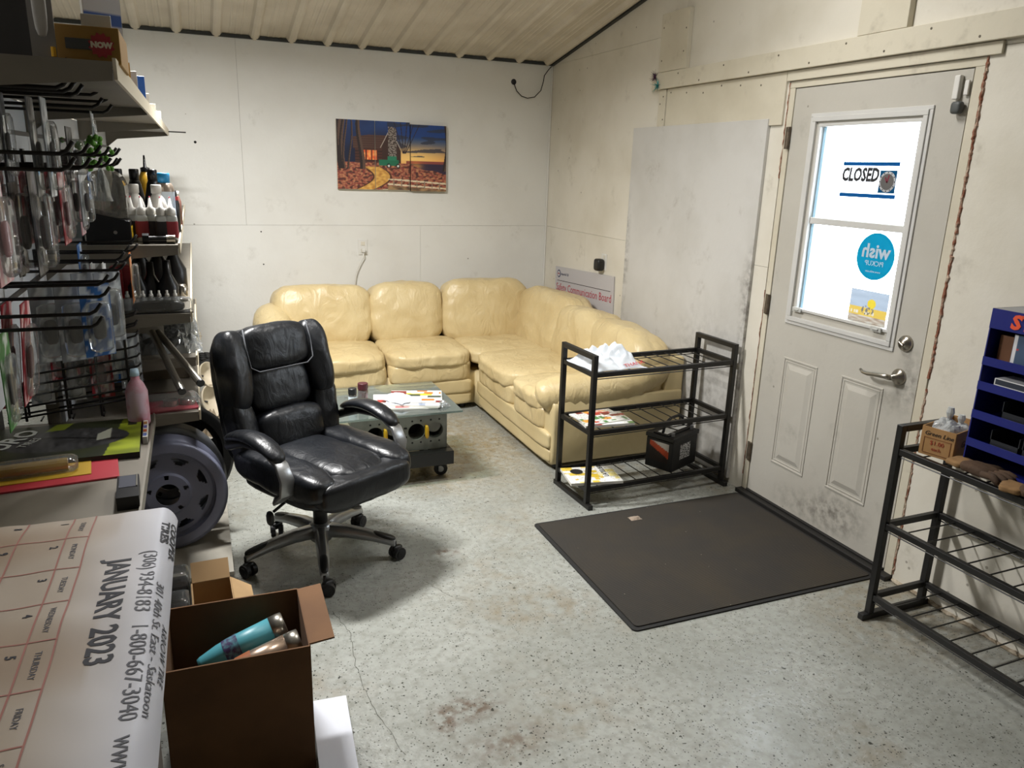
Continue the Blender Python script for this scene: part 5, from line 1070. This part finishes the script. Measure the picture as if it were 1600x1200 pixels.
def pack(kind, x, y, ztop, w, h, th, label, tilt=0.0, ry=0.0, rz=0.0):
    key = (kind, round(w, 3), round(h, 3), round(th, 3)); loc = (x, y, ztop)
    if key in _packs:
        e = copytree(_packs[key]); e.location = loc; e['label'] = label
    else:
        e = empty('blister_pack', loc, 0, label, 'package', 'hanging blister packs'); c1, c2 = PALS[kind]
        def fn(u, v, c1=hx(c1), c2=hx(c2), s=len(_packs)): return c1 if nz(u*4+s, v*6, s) > -.05 else c2
        M = frame_of((0, 0, -h/2), (0, 1, 0), (0, 0, 1))
        setpar(MB().box((0, 0, -h/2), (.0015, w, h)).build('backing_card', mat('card_%s' % kind, c1, .5), None), e)
        picture('card_print', w*.98, h*.98, 10, 18, fn, M @ Matrix.Translation((0, 0, .0013)), None, .4).parent = e
        setpar(MB().cushion((th/2+.002, 0, -h*.58), (th, w*.8, h*.7), 7, 5).build('blister', clear_mat('blister_clear', '#fafbfb', .14, .06, .08, '#e6eaea'), None, smooth=True), e)
        setpar(MB().cushion((th*.45, 0, -h*.60), (th*.5, w*.42, h*.32), 4, 5).build('item', mat('pack_item_%s' % kind, {'red': '#5a1f24', 'pink': '#b9888c', 'white': '#c6cace'}.get(kind, '#2a2a2c'), .4), None, smooth=True), e)
        _packs[key] = e
    e.rotation_euler = (tilt, ry, rz); return e
RA = 1.628
for i, y in enumerate((1.62, 1.86, 2.10, 2.32, 2.52, 2.64)): hook(y, RA, -.205, ORD[i]+' black double peg hook of the eye-level row')
for i, (y, z, xt) in enumerate(((1.80, 1.305, -.21), (1.95, 1.345, -.205), (2.2, 1.345, -.205), (2.42, 1.345, -.205), (2.62, 1.345, -.205), (2.74, 1.365, -.19))): hook(y, z, xt, ORD[i]+' black double peg hook of the lower row')
LB = {'red': 'dark red blister pack', 'pink': 'pink and white blister pack', 'grey': 'grey clear blister pack', 'black': 'black blister pack', 'white': 'white carded pack', 'blue': 'blue carded pack', 'tan': 'brown carded pack', 'green': 'green carded pack', 'orange': 'orange carded pack'}
def row(kind, y, z, xs, w, h, th, where, ry=0.0, rz=0.0):
    for i, x in enumerate(xs):
        o_ = '' if len(xs) == 1 else ['first ', 'second ', 'third ', 'fourth ', 'fifth ', 'sixth '][i]
        pack(kind, x, y, z, w, h, th, '%s%s hanging %s' % (o_, LB[kind], where), ry=ry, rz=rz)
row('pink', 1.62, RA-.002, (-.345, -.325), .11, .20, .020, 'left on the eye-level hooks'); row('black', 1.86, RA-.002, (-.375, -.340, -.305), .10, .215, .028, 'beside the pink packs on the eye-level hooks')
row('red', 2.10, RA-.002, (-.41, -.385, -.36, -.335, -.31, -.285), .10, .175, .014, 'on the eye-level hooks'); row('grey', 2.32, RA-.002, (-.33, -.295, -.27), .09, .15, .022, 'on the eye-level hooks'); row('pink', 2.52, RA-.002, (-.335, -.30), .09, .19, .012, 'next to the clear dome on the eye-level hooks'); row('blue', 2.52, RA-.002, (-.27,), .08, .09, .012, 'on the eye-level hooks')
row('tan', 1.64, 1.762, (-.335,), .13, .135, .02, 'high at the left under the top shelf'); row('black', 1.72, 1.762, (-.315,), .06, .16, .012, 'high under the top shelf'); row('grey', 1.82, 1.762, (-.285, -.262), .07, .19, .016, 'high under the top shelf'); row('white', 2.45, 1.77, (-.24,), .06, .085, .006, 'high under the top shelf'); row('black', 2.2, 1.72, (-.30, -.27), .10, .12, .03, 'high under the top shelf')
for i, y in enumerate((1.64, 1.72, 1.82, 2.2, 2.45)): hook(y, 1.768, -.20, ORD[i]+' black double peg hook under the top shelf')
row('red', 1.95, 1.340, (-.40, -.365), .10, .23, .016, 'on the lower hooks', .08); row('green', 1.80, 1.30, (-.385,), .10, .20, .012, 'on the lower hooks'); row('grey', 2.2, 1.340, (-.365, -.31), .075, .20, .022, 'on the lower hooks', rz=R(-62)); row('blue', 2.2, 1.340, (-.255,), .075, .19, .02, 'on the lower hooks near the front', rz=R(-62)); row('white', 2.62, 1.345, (-.30, -.27), .09, .12, .02, 'on the lower hooks'); row('blue', 2.62, 1.40, (-.33,), .09, .14, .02, 'on the lower hooks'); row('grey', 2.42, 1.340, (-.30, -.245), .075, .20, .022, 'near the front of the lower hooks', rz=R(-58))
row('orange', 2.74, 1.36, (-.205,), .07, .16, .02, 'at the front of the bay edge')
# green fringe
gf = empty('green_scrubber', (X(140, 228, 2.4), 2.4, 1.66), 0, 'bright green bobbly scrubber hanging above the display case', 'scrubber'); b = MB(); q = random.Random(5)
for k in range(70): b.cushion((q.gauss(0, .018), q.gauss(0, .018), q.uniform(-.04, .045)), (.013, .013, .015), 2, 2)
o = setpar(b.build('bobbles', mat('lime_green', '#5f9a35', .6), None, smooth=True), gf); o['kind'] = 'stuff'
crumple('hanging_bag', (X(163, 320, 2.72), 2.72, 1.52), (.05, .05, .10), 7.7, M_BAGC, 'clear plastic bag hanging in front of the dome', 'bag', n=12, peak=(.5, .5))
# wire rack side with slanting wires (lower bay)
wb_ = empty('wire_basket', (-.40, 2.72, ZN), 0, 'black wire basket stuffed with packages on the near shelf', 'basket')
for yy in (2.768, 2.722):
    for k in range(9):
        z0 = .835+.034*k; MB().tube([(-.60, yy, z0), (-.24, yy, z0+.045), (-.212, yy, z0+.052), (-.203, yy, z0+.062)], .0036, 6).build('wire', M_HOOK, wb_, smooth=True)
    for x in (-.55, -.43, -.335, -.245): MB().cyl((x, yy+.004, .826), (x, yy+.004, 1.15), .0042, 6).build('upright_wire', M_HOOK, wb_)
for k in range(5): MB().cyl((-.60+.09*k, 2.722, .826), (-.60+.09*k, 2.768, .826), .003, 6).build('floor_wire', M_HOOK, wb_)
kinds = ('red', 'white', 'red', 'white', 'grey', 'red', 'white', 'grey', 'white', 'red', 'blue', 'white', 'grey')
for i, k in enumerate(kinds):
    x = -.585+.029*i; pack(k, x, 2.752-.012*(i % 2), 1.07+.07*((i*7) % 3)/2+.002*i, .052 if i % 3 else .066, .20, .014, '%s packed in the wire basket, number %s from the back' % (LB[k], ['one','two','three','four','five','six','seven','eight','nine','ten','eleven','twelve','thirteen'][i]), ry=.05*((i*5) % 3-1), rz=R(-84+6*(i % 3)))
bottle('spray_bottle', -.222, 2.675, ZN+.001, [(.03, 0), (.034, .006), (.034, .115), (.025, .14), (.014, .155), (.013, .17)], mat('pink_white_print', '#cdb3c0', .4, var=1, vscale=14, var2='#b8324a'), 'white and pink printed bottle at the front of the wire basket', cap=[(.015, .168), (.012, .19)], capm=mat('pale_blue_plastic', '#b5cfe0', .4))
# ------------------------------------------------------------------ near shelf things
def duro(u, v):
    c = mixc(hx('#23261f'), hx('#3b3f2a'), .5+nz(u*4, v*4))
    if u > .82+.1*(v-.5): c = mixc(hx('#8f9a2a'), hx('#6a7420'), .5+nz(u*6, v*9))
    if .10+.3*v < u < .22+.3*v and v > .35: c = hx('#6a7426')
    t = ((u-.50)/.42)**2+((v-.52)/.30)**2
    if t < 1: c = mixc(hx('#2b2b2c'), hx('#4a4a4b'), .5+nz(u*30, v*10, 2)*.8)
    if abs(v-.52-.10*math.sin(u*5)) < .02 and t < 1: c = hx('#191919')
    if .70 < u < .80 and .42+.5*(u-.7) < v < .60+1.6*(u-.7): c = hx('#a3a596')
    if .90 < u < .97 and v > .78: c = hx('#22241c')
    return c
du = empty('tire_poster', (-.415, 2.515, ZN), R(2), 'dark green tire advertising panel lying on the near shelf', 'poster'); DM = Matrix.Translation((-.415, 2.515, ZN)) @ Matrix.Rotation(R(2), 4, 'Z')
MB().box((0, 0, .010), (.41, .34, .018), DM).build('panel_core', mat('black_foam', '#161614', .7), du); picture('poster_print', .41, .34, 110, 90, duro, DM @ Matrix.Translation((0, 0, .0200)), du, .35)
text('DURO', .085, DM @ Matrix.Translation((-.155, .02, .0212)) @ Matrix.Rotation(R(62), 4, 'Z'), mat('pale_ink', '#b9bcb6', .5), du, bold=.002); text('TIRES', .035, DM @ Matrix.Translation((-.095, .01, .0212)) @ Matrix.Rotation(R(62), 4, 'Z'), mat('pale_ink', '#b9bcb6', .5), du)
st_ = carton('price_strip', (-.1985, 2.56, ZN), (.014, .17, .0235), R(2), M_WPL, 'white strip with colour swatches along the end of the tire poster', 'label')
for k, hc in enumerate(('#a36a28', '#4a4a9a', '#c0561f', '#5a74b8')): setpar(MB().bx(-.005, .005, .055-.04*k-.012, .055-.04*k+.012, .0236, .0244).build('colour_swatch', mat('swatch_%d' % k, hc, .5), None), st_)
rf = at_z(80, 748, ZN); carton('red_folder', (-.425, 2.27, ZN), (.34, .16, .006), R(6), mat('red_card', '#a82a35', .5), 'flat red folder sticking out under the yellow pack', 'folder')
yp = empty('marker_pack', (-.455, 2.285, ZN+.0062), R(6), 'yellow carded marker in a clear blister on the red folder', 'package'); P = lambda mb, nm, mm_, sm=False: setpar(mb.build(nm, mm_, None, smooth=sm), yp)
P(MB().bx(-.13, .13, -.055, .06, 0, .002), 'yellow_card', mat('yellow_card', '#b8952a', .5)); P(MB().cyl((-.10, 0, .021), (.075, 0, .021), .017, 12), 'marker_body', mat('yellow_barrel', '#a8861f', .4)); P(MB().cyl((-.115, 0, .021), (-.10, 0, .021), .015, 12), 'marker_cap', M_JET); P(MB().cushion((-.01, 0, .022), (.22, .06, .04), 8, 6), 'clear_shell', MATS['blister_clear'], True)
dv = empty('label_maker', (-.215, 2.075, ZN), R(3), 'small black box with grey window at the near shelf edge', 'device'); P = lambda mb, nm, mm_, sm=False: setpar(mb.build(nm, mm_, None, smooth=sm), dv)
P(MB().bx(-.026, .026, -.095, .055, 0, .035), 'case', M_JET); P(MB().bx(-.021, .018, -.03, .05, .0352, .0362), 'window', mat('grey_window', '#5d5f68', .25)); P(MB().bx(.0195, .0225, -.03, .055, .0355, .038), 'chrome_edge', M_ALU)
# top shelf goods
ZTOP = 1.8155
q0, q1 = at_y(88, 95, 1.66), at_y(190, 98, 1.66); nw = q1.x-q0.x
nb = carton('filter_carton', ((q0.x+q1.x)/2, 1.76, ZTOP), (nw, .20, .062), 0, mat('ochre_carton', '#9a7638', .7), 'ochre parts carton with red starburst on the top shelf', 'box')
bm = MB(); pts = [(math.cos(2*PI*k/24)*(.022 if k % 2 else .0175), math.sin(2*PI*k/24)*(.022 if k % 2 else .0175)) for k in range(24)]
setpar(bm.prism(pts, .0008, frame_of((nw/2-.030, -.1006, .031), (1, 0, 0), (0, 0, 1))).build('starburst', mat('starburst_red', '#a8343c', .5), None), nb)
t_ = text('NOW', .013, frame_of((nw/2-.030, -.1018, .031), (1, 0, 0), (0, 0, 1)), mat('cream_ink', '#e8dcc8', .5), None, bold=.001); t_.parent = nb
setpar(MB().bx(-.035, .012, -.1010, -.1003, .022, .040).build('printed_tool', mat('grey_print', '#4f5152', .6), None), nb)
sx_ = at_y(160, 40, 1.92).x; SM = Matrix.Translation((sx_, 1.92, ZTOP)) @ Matrix.Rotation(R(25), 4, 'Z')
pc = empty('price_list_sign', (sx_, 1.92, ZTOP), R(25), 'white price list sign with blue dotted band on the top shelf', 'sign'); MB().box((0, 0, .135), (.075, .012, .27), SM).build('sign_card', M_WPL, pc)
picture('sign_print', .073, .268, 18, 56, lambda u, v: (.30, .42, .72) if .36 < v < .46 else ((.80, .45, .45) if (.60 < v < .64 or .82 < v < .86) and .2 < u < .8 else (.86, .86, .88)), SM @ Matrix.Translation((0, -.0066, .135)) @ Matrix.Rotation(PI/2, 4, 'X'), pc)
q0 = at_y(28, 60, 1.70); carton('black_tool_case', (q0.x-.02, 1.74, ZTOP), (.10, .16, .15), R(-3), mat('charcoal_case', '#2a2725', .6), 'large dark charcoal box at the near end of the top shelf', 'box')
q0 = at_y(68, 60, 1.65); gp = empty('grey_tool_package', (q0.x, 1.645, ZTOP), R(5), 'tall grey carded tool with yellow tip on the top shelf', 'package'); P = lambda mb, nm, mm_, sm=False: setpar(mb.build(nm, mm_, None, smooth=sm), gp)
P(MB().bx(-.019, .019, -.004, .006, 0, .20), 'card', mat('mid_grey_card', '#8d8a88', .5)); P(MB().cushion((0, -.010, .11), (.022, .012, .15), 4, 6), 'tool', mat('light_tool_grey', '#b3b0ac', .35), True); P(MB().cyl((.014, -.008, .004), (.014, -.008, .02), .004, 8), 'yellow_tip', M_YEL)
small = [(1.74, '#c9c9c6', (.05, .05, .09), 'clear topped small pack'), (1.95, '#8a4a24', (.05, .07, .07), 'brown small pack'), (2.18, '#b98a2a', (.05, .07, .055), 'amber yellow small pack'), (2.45, '#d4d4d0', (.05, .09, .06), 'white small pack'), (2.75, '#2a62b8', (.06, .10, .075), 'bright blue small pack'), (3.1, '#cfcabd', (.05, .12, .05), 'cream small pack'), (3.6, '#b5b0a5', (.05, .2, .045), 'long pale small pack'), (2.32, '#7a1f24', (.04, .04, .03), 'tiny maroon small pack'), (4.2, '#c9c4b6', (.05, .2, .05), 'far pale small pack')]
for y, hc, d, lb in small: carton('small_pack', (-.145, y, ZTOP), d, R(4), mat('small_pack_'+hc[1:], hc, .4), lb+' at the front edge of the top shelf', 'package', 'small packs on the top shelf')
e = empty('prong_strip', (-.115, 5.1, 1.805), 0, 'thin black prong poking out at the far end of the top shelf', 'hook'); setpar(MB().cyl((0, 0, 0), (.10, .02, .0), .004, 6).build('prong', M_HOOK, None), e)
# ------------------------------------------------------------------ counter with the desk calendar
ZK = 1.098
ct = empty('counter', (-.55, .3, 0), label='dark sales counter in the left foreground under the calendar', cat='counter')
MB().bx(-1.1, -.088, -.9, 1.235, 1.06, 1.095).build('counter_top', mat('counter_laminate', '#5a5148', .5), ct, bevel=.004); MB().bx(-1.06, -.12, -.88, 1.20, 0, 1.06).build('counter_body', mat('counter_panel', '#4a4038', .6), ct)
KS = (CH-ZK)/(CH-.87)   # similar-triangle scale used when the sheet was measured
def calp(u, v):   # u: header (0) -> left ; v: far (0) -> near (1). returns point on the sheet
    xr = -.093*KS*1.0; y = (1.79 - .92*v)*KS
    s = u*.62*.9   # distance from the header edge in metres (arc)
    flat0 = .062
    if s < flat0:   # curls over the counter edge
        a = (flat0-s)/.045; x = -.078-.0 - .045*0 + .020*math.sin(min(a, 1.5)) - .012; z = ZK+.006 - .032*(1-math.cos(min(a, 1.5)))
        x = -.088 + .024*math.sin(min(a, 1.5))
    else: x = -.088-(s-flat0); z = ZK+.006
    z += .004*nz(u*4, v*5, 3.0)+.0025*nz(u*11, v*9, 1.0) + .006*math.exp(-((v)/.06)**2)*-1
    x -= .030*(v-.0)*.35
    y += -.02*u*0
    return Vector((x, y, z+.004))
cal = empty('desk_calendar', (-.30, .95, ZK), 0, 'large paper desk calendar for January curling over the counter edge', 'calendar')
NU, NV = 70, 80; M_PAPER = attr_mat('print_0.6', .6)
vs = [calp(i/NU, j/NV) for j in range(NV+1) for i in range(NU+1)]; fs = [(j*(NU+1)+i, (j+1)*(NU+1)+i, (j+1)*(NU+1)+i+1, j*(NU+1)+i+1) for j in range(NV) for i in range(NU)]
me = bpy.data.meshes.new('calendar_sheet'); me.from_pydata([tuple(v) for v in vs], [], fs); ca = me.color_attributes.new('print', 'FLOAT_COLOR', 'POINT')
cols = np.ones((len(vs), 4), dtype=np.float32); k = 0
for j in range(NV+1):
    for i in range(NU+1):
        u, v = i/NU, j/NV; c = mixc(hx('#c6c8d2'), hx('#a99c8d'), (u-.10)*5); st1 = nz(u*3, v*4, 2.2)
        c = mixc(c, hx('#8f7a64'), max(0, st1+.1)*1.4 if u > .2 else 0); cols[k, :3] = [x**2.2 for x in c]; k += 1
ca.data.foreach_set('color', cols.ravel()); me.materials.append(M_PAPER); [setattr(p, 'use_smooth', True) for p in me.polygons]
o = bpy.data.objects.new('calendar_sheet', me); COL.objects.link(o); o.parent = cal; o.matrix_parent_inverse = wmat(cal).inverted()
LU = .558   # metres per unit u
def cal_bend(co):   # local (x along far->near in metres, y away from grid in metres from header edge)
    u = (-co.y)/LU; v = co.x/(.92*KS); p = calp(u, v); return p + Vector((0, 0, .0005+co.z*.3)) + (Vector((.0006, 0, 0)) if u < .11 else Vector())
def ctext(body, size, v, du_, m, bold=0.0, shear=0.0, sx=1.0): return text(body, size, Matrix.Translation((v*.92*KS, -du_, 0)), m, cal, 'lettering', shear, bold, sx, bend=lambda co: cal_bend(co))
INKB = mat('calendar_ink', '#23242e', .7); INKG = mat('calendar_grey_ink', '#55565e', .7); M_RULE = mat('calendar_red_rule', '#a06a60', .7)
ctext('COOPER', .030, .175, .016, INKB, .0008, -.25, 1.0); ctext('TIRES', .030, .155, .042, INKB, .0012, -.15, 1.0)
ctext('(306) 934-8183   1-800-667-3040   www.arrowtire.ca', .030, .70, .067, INKG, 0, .15, .92); ctext('301 40th St. East - Saskatoon', .026, .60, .040, INKG, 0, .2, .9); ctext('ARROW TIRE', .022, .62, .018, INKB, 0, .3, .9)
ctext('JANUARY 2023', .042, .455, .108, INKB, .0010, 0, .92)
def rule(u0, v0, u1, v1, w=.0011):
    n = 40; b = MB(); vs = []; fs = []
    for i in range(n+1):
        t = i/n; u, v = u0+(u1-u0)*t, v0+(v1-v0)*t; p = calp(u, v)+Vector((0, 0, .0005))
        d = Vector((0, 1, 0)) if abs(u1-u0) > abs(v1-v0) else Vector((1, 0, 0)); vs += [tuple(p-d*w), tuple(p+d*w)]
    for i in range(n): fs.append((2*i, 2*i+1, 2*i+3, 2*i+2))
    b.add(vs, fs).build('ruled_line', M_RULE, cal)
UR = [.155/LU, .185/LU] + [(.185+.062*k)/LU for k in range(1, 6)]
for u in UR: rule(u, .0, u, 1)
VC = [.13+.1395*k for k in range(7)]
for v in VC: rule(UR[0], v, .99, v)
days = ['SUNDAY', 'MONDAY', 'TUESDAY', 'WEDNESDAY', 'THURSDAY', 'FRIDAY', 'SATURDAY']
for k in range(7):
    vc = VC[0]-.07+.1395*k if k else .065
    ctext(days[k], .010, vc, .170, INKG)
    for r_ in range(5):
        if k+1+7*r_ <= 31: ctext(str(k+1+7*r_), .015, (VC[k]-.11 if k else .02)+.01, .197+.062*r_, INKB, .0004)
# ------------------------------------------------------------------ cartons on the floor
def openbox(name, cx, cy, L, W_, H, rz, label, m=None, m_in=None, flaps=(), z0=0.0):
    e = empty(name, (cx, cy, z0), rz, label, 'box', 'cardboard boxes on the floor'); t = .005; m = m or M_CARDF
    P = lambda mb, nm, mm_: setpar(mb.build(nm, mm_, None), e)
    for c, d in (((0, -W_/2, H/2), (L, t, H)), ((0, W_/2, H/2), (L, t, H)), ((-L/2, 0, H/2), (t, W_-t, H)), ((L/2, 0, H/2), (t, W_-t, H))): P(MB().box(c, d), 'side_wall', m)
    P(MB().box((0, 0, t/2), (L-t, W_-t, t)), 'bottom', m)
    for side, ang, ln in flaps:
        if side == 'r': M = Matrix.Translation((L/2, 0, H)) @ Matrix.Rotation(-ang, 4, 'Y') @ Matrix.Translation((ln/2, 0, 0)); d = (ln, W_*.96, t)
        elif side == 'l': M = Matrix.Translation((-L/2, 0, H)) @ Matrix.Rotation(ang, 4, 'Y') @ Matrix.Translation((-ln/2, 0, 0)); d = (ln, W_*.96, t)
        elif side == 'b': M = Matrix.Translation((0, W_/2, H)) @ Matrix.Rotation(ang, 4, 'X') @ Matrix.Translation((0, ln/2, 0)); d = (L*.98, ln, t)
        else: M = Matrix.Translation((0, -W_/2, H)) @ Matrix.Rotation(-ang, 4, 'X') @ Matrix.Translation((0, -ln/2, 0)); d = (L*.98, ln, t)
        P(MB().box((0, 0, 0), d, M), 'flap', m)
    return e
M_CARDF = mat('dark_kraft', '#6b4a2c', .85, var=.2, vscale=6, var2='#5c3e24'); M_CARDT = mat('tan_kraft', '#a98a62', .85, var=.2, vscale=6)
HB = .40
ob = openbox('cardboard_box', .020, 2.00, .365, .305, HB, R(-1), 'large open brown cardboard box holding drink bottles in the foreground', flaps=(('r', R(6), .068),))
lb_ = picture('shipping_label', .12, .09, 30, 22, lambda u, v: (.13, .12, .12) if (v > .45 and nz(u*26, v*5, 2) > .05 and .1 < u < .9) or (.15 < v < .3 and (u*30 % 1) < .4) else (.62, .60, .58), frame_of((.10, -.1535, .235), (1, 0, 0), (0, 0, 1)), None, .6); lb_.parent = ob
def tumbler(x, y, z, ang, el, m, label, band):
    T = Matrix.Translation((x, y, z)) @ Matrix.Rotation(ang, 4, 'Z') @ Matrix.Rotation(PI/2-el, 4, 'Y')
    e = empty('drink_tumbler', (x, y, z), 0, label, 'tumbler', 'tumblers in the box')
    MB().lathe([(.018, 0), (.022, .01), (.032, .06), (.036, .12), (.037, .215)], 24, T).build('tumbler_body', m, e, smooth=True); MB().lathe([(.0375, .213), (.0375, .235), (.036, .25), (.030, .252)], 24, T).build('car_wheel', M_ALU, e, smooth=True)
    MB().lathe([(.0345, .075), (.0373, .118)], 24, T, cap=False).build('printed_band', band, e, smooth=True); return e
tumbler(-.085, 2.035, .275, R(6), R(16), mat('teal_tumbler', '#4f9aa8', .4), 'teal tumbler with dark printed band in the cardboard box', mat('purple_print', '#3a2a55', .5, var=1, vscale=60, var2='#5fa0ab'))
tumbler(-.055, 1.93, .285, R(6), R(14), mat('bronze_tumbler', '#b09a88', .25, .7), 'bronze tumbler wrapped in clear plastic at the box front', mat('copper_print', '#9a5a38', .4))
for i, (yy, zz) in enumerate(((1.95, .19), (2.06, .18))): tumbler(-.10, yy, zz, R(3), R(5), mat('teal_tumbler', '#4f9aa8'), ['teal tumbler lying deeper at the near side of the cardboard box', 'teal tumbler lying deeper at the far side of the cardboard box'][i], mat('purple_print', '#3a2a55'))
openbox('small_carton', -.04, 2.46, .125, .18, .255, R(2), 'small tan carton with folded flaps behind the large box', M_CARDT, flaps=(('b', R(50), .07), ('r', R(-35), .08)))
for i, (y, h) in enumerate(((2.46, .27), (2.60, .29))):
    e = empty('bit_set_package', (-.150, y, 0), R(2), ['nearer clear clamshell of black parts standing beside the tan carton', 'farther clear clamshell of black parts standing beside the tan carton'][i], 'package', 'clear clamshells on the floor'); P = lambda mb, nm, mm_, sm=False: setpar(mb.build(nm, mm_, None, smooth=sm), e)
    P(MB().bx(-.035, .030, -.035, .04, .0, h-.05), 'black_parts', mat('clam_black', '#1a1a1d', .4)); P(MB().cushion((0, 0, h/2), (.08, .10, h), 10, 6), 'clear_shell', MATS['blister_clear'], True)
tag(MB().bx(-.05, .055, -.19, .19, 0, .03).build('white_carton', mat('white_card', '#d3d6df', .6), None, loc=None), 'flat white carton lying on the floor beside the cardboard box', 'box'); bpy.data.objects['white_carton'].location = (.262, 1.90, 0); bpy.data.objects['white_carton'].rotation_euler = (0, 0, R(-4))
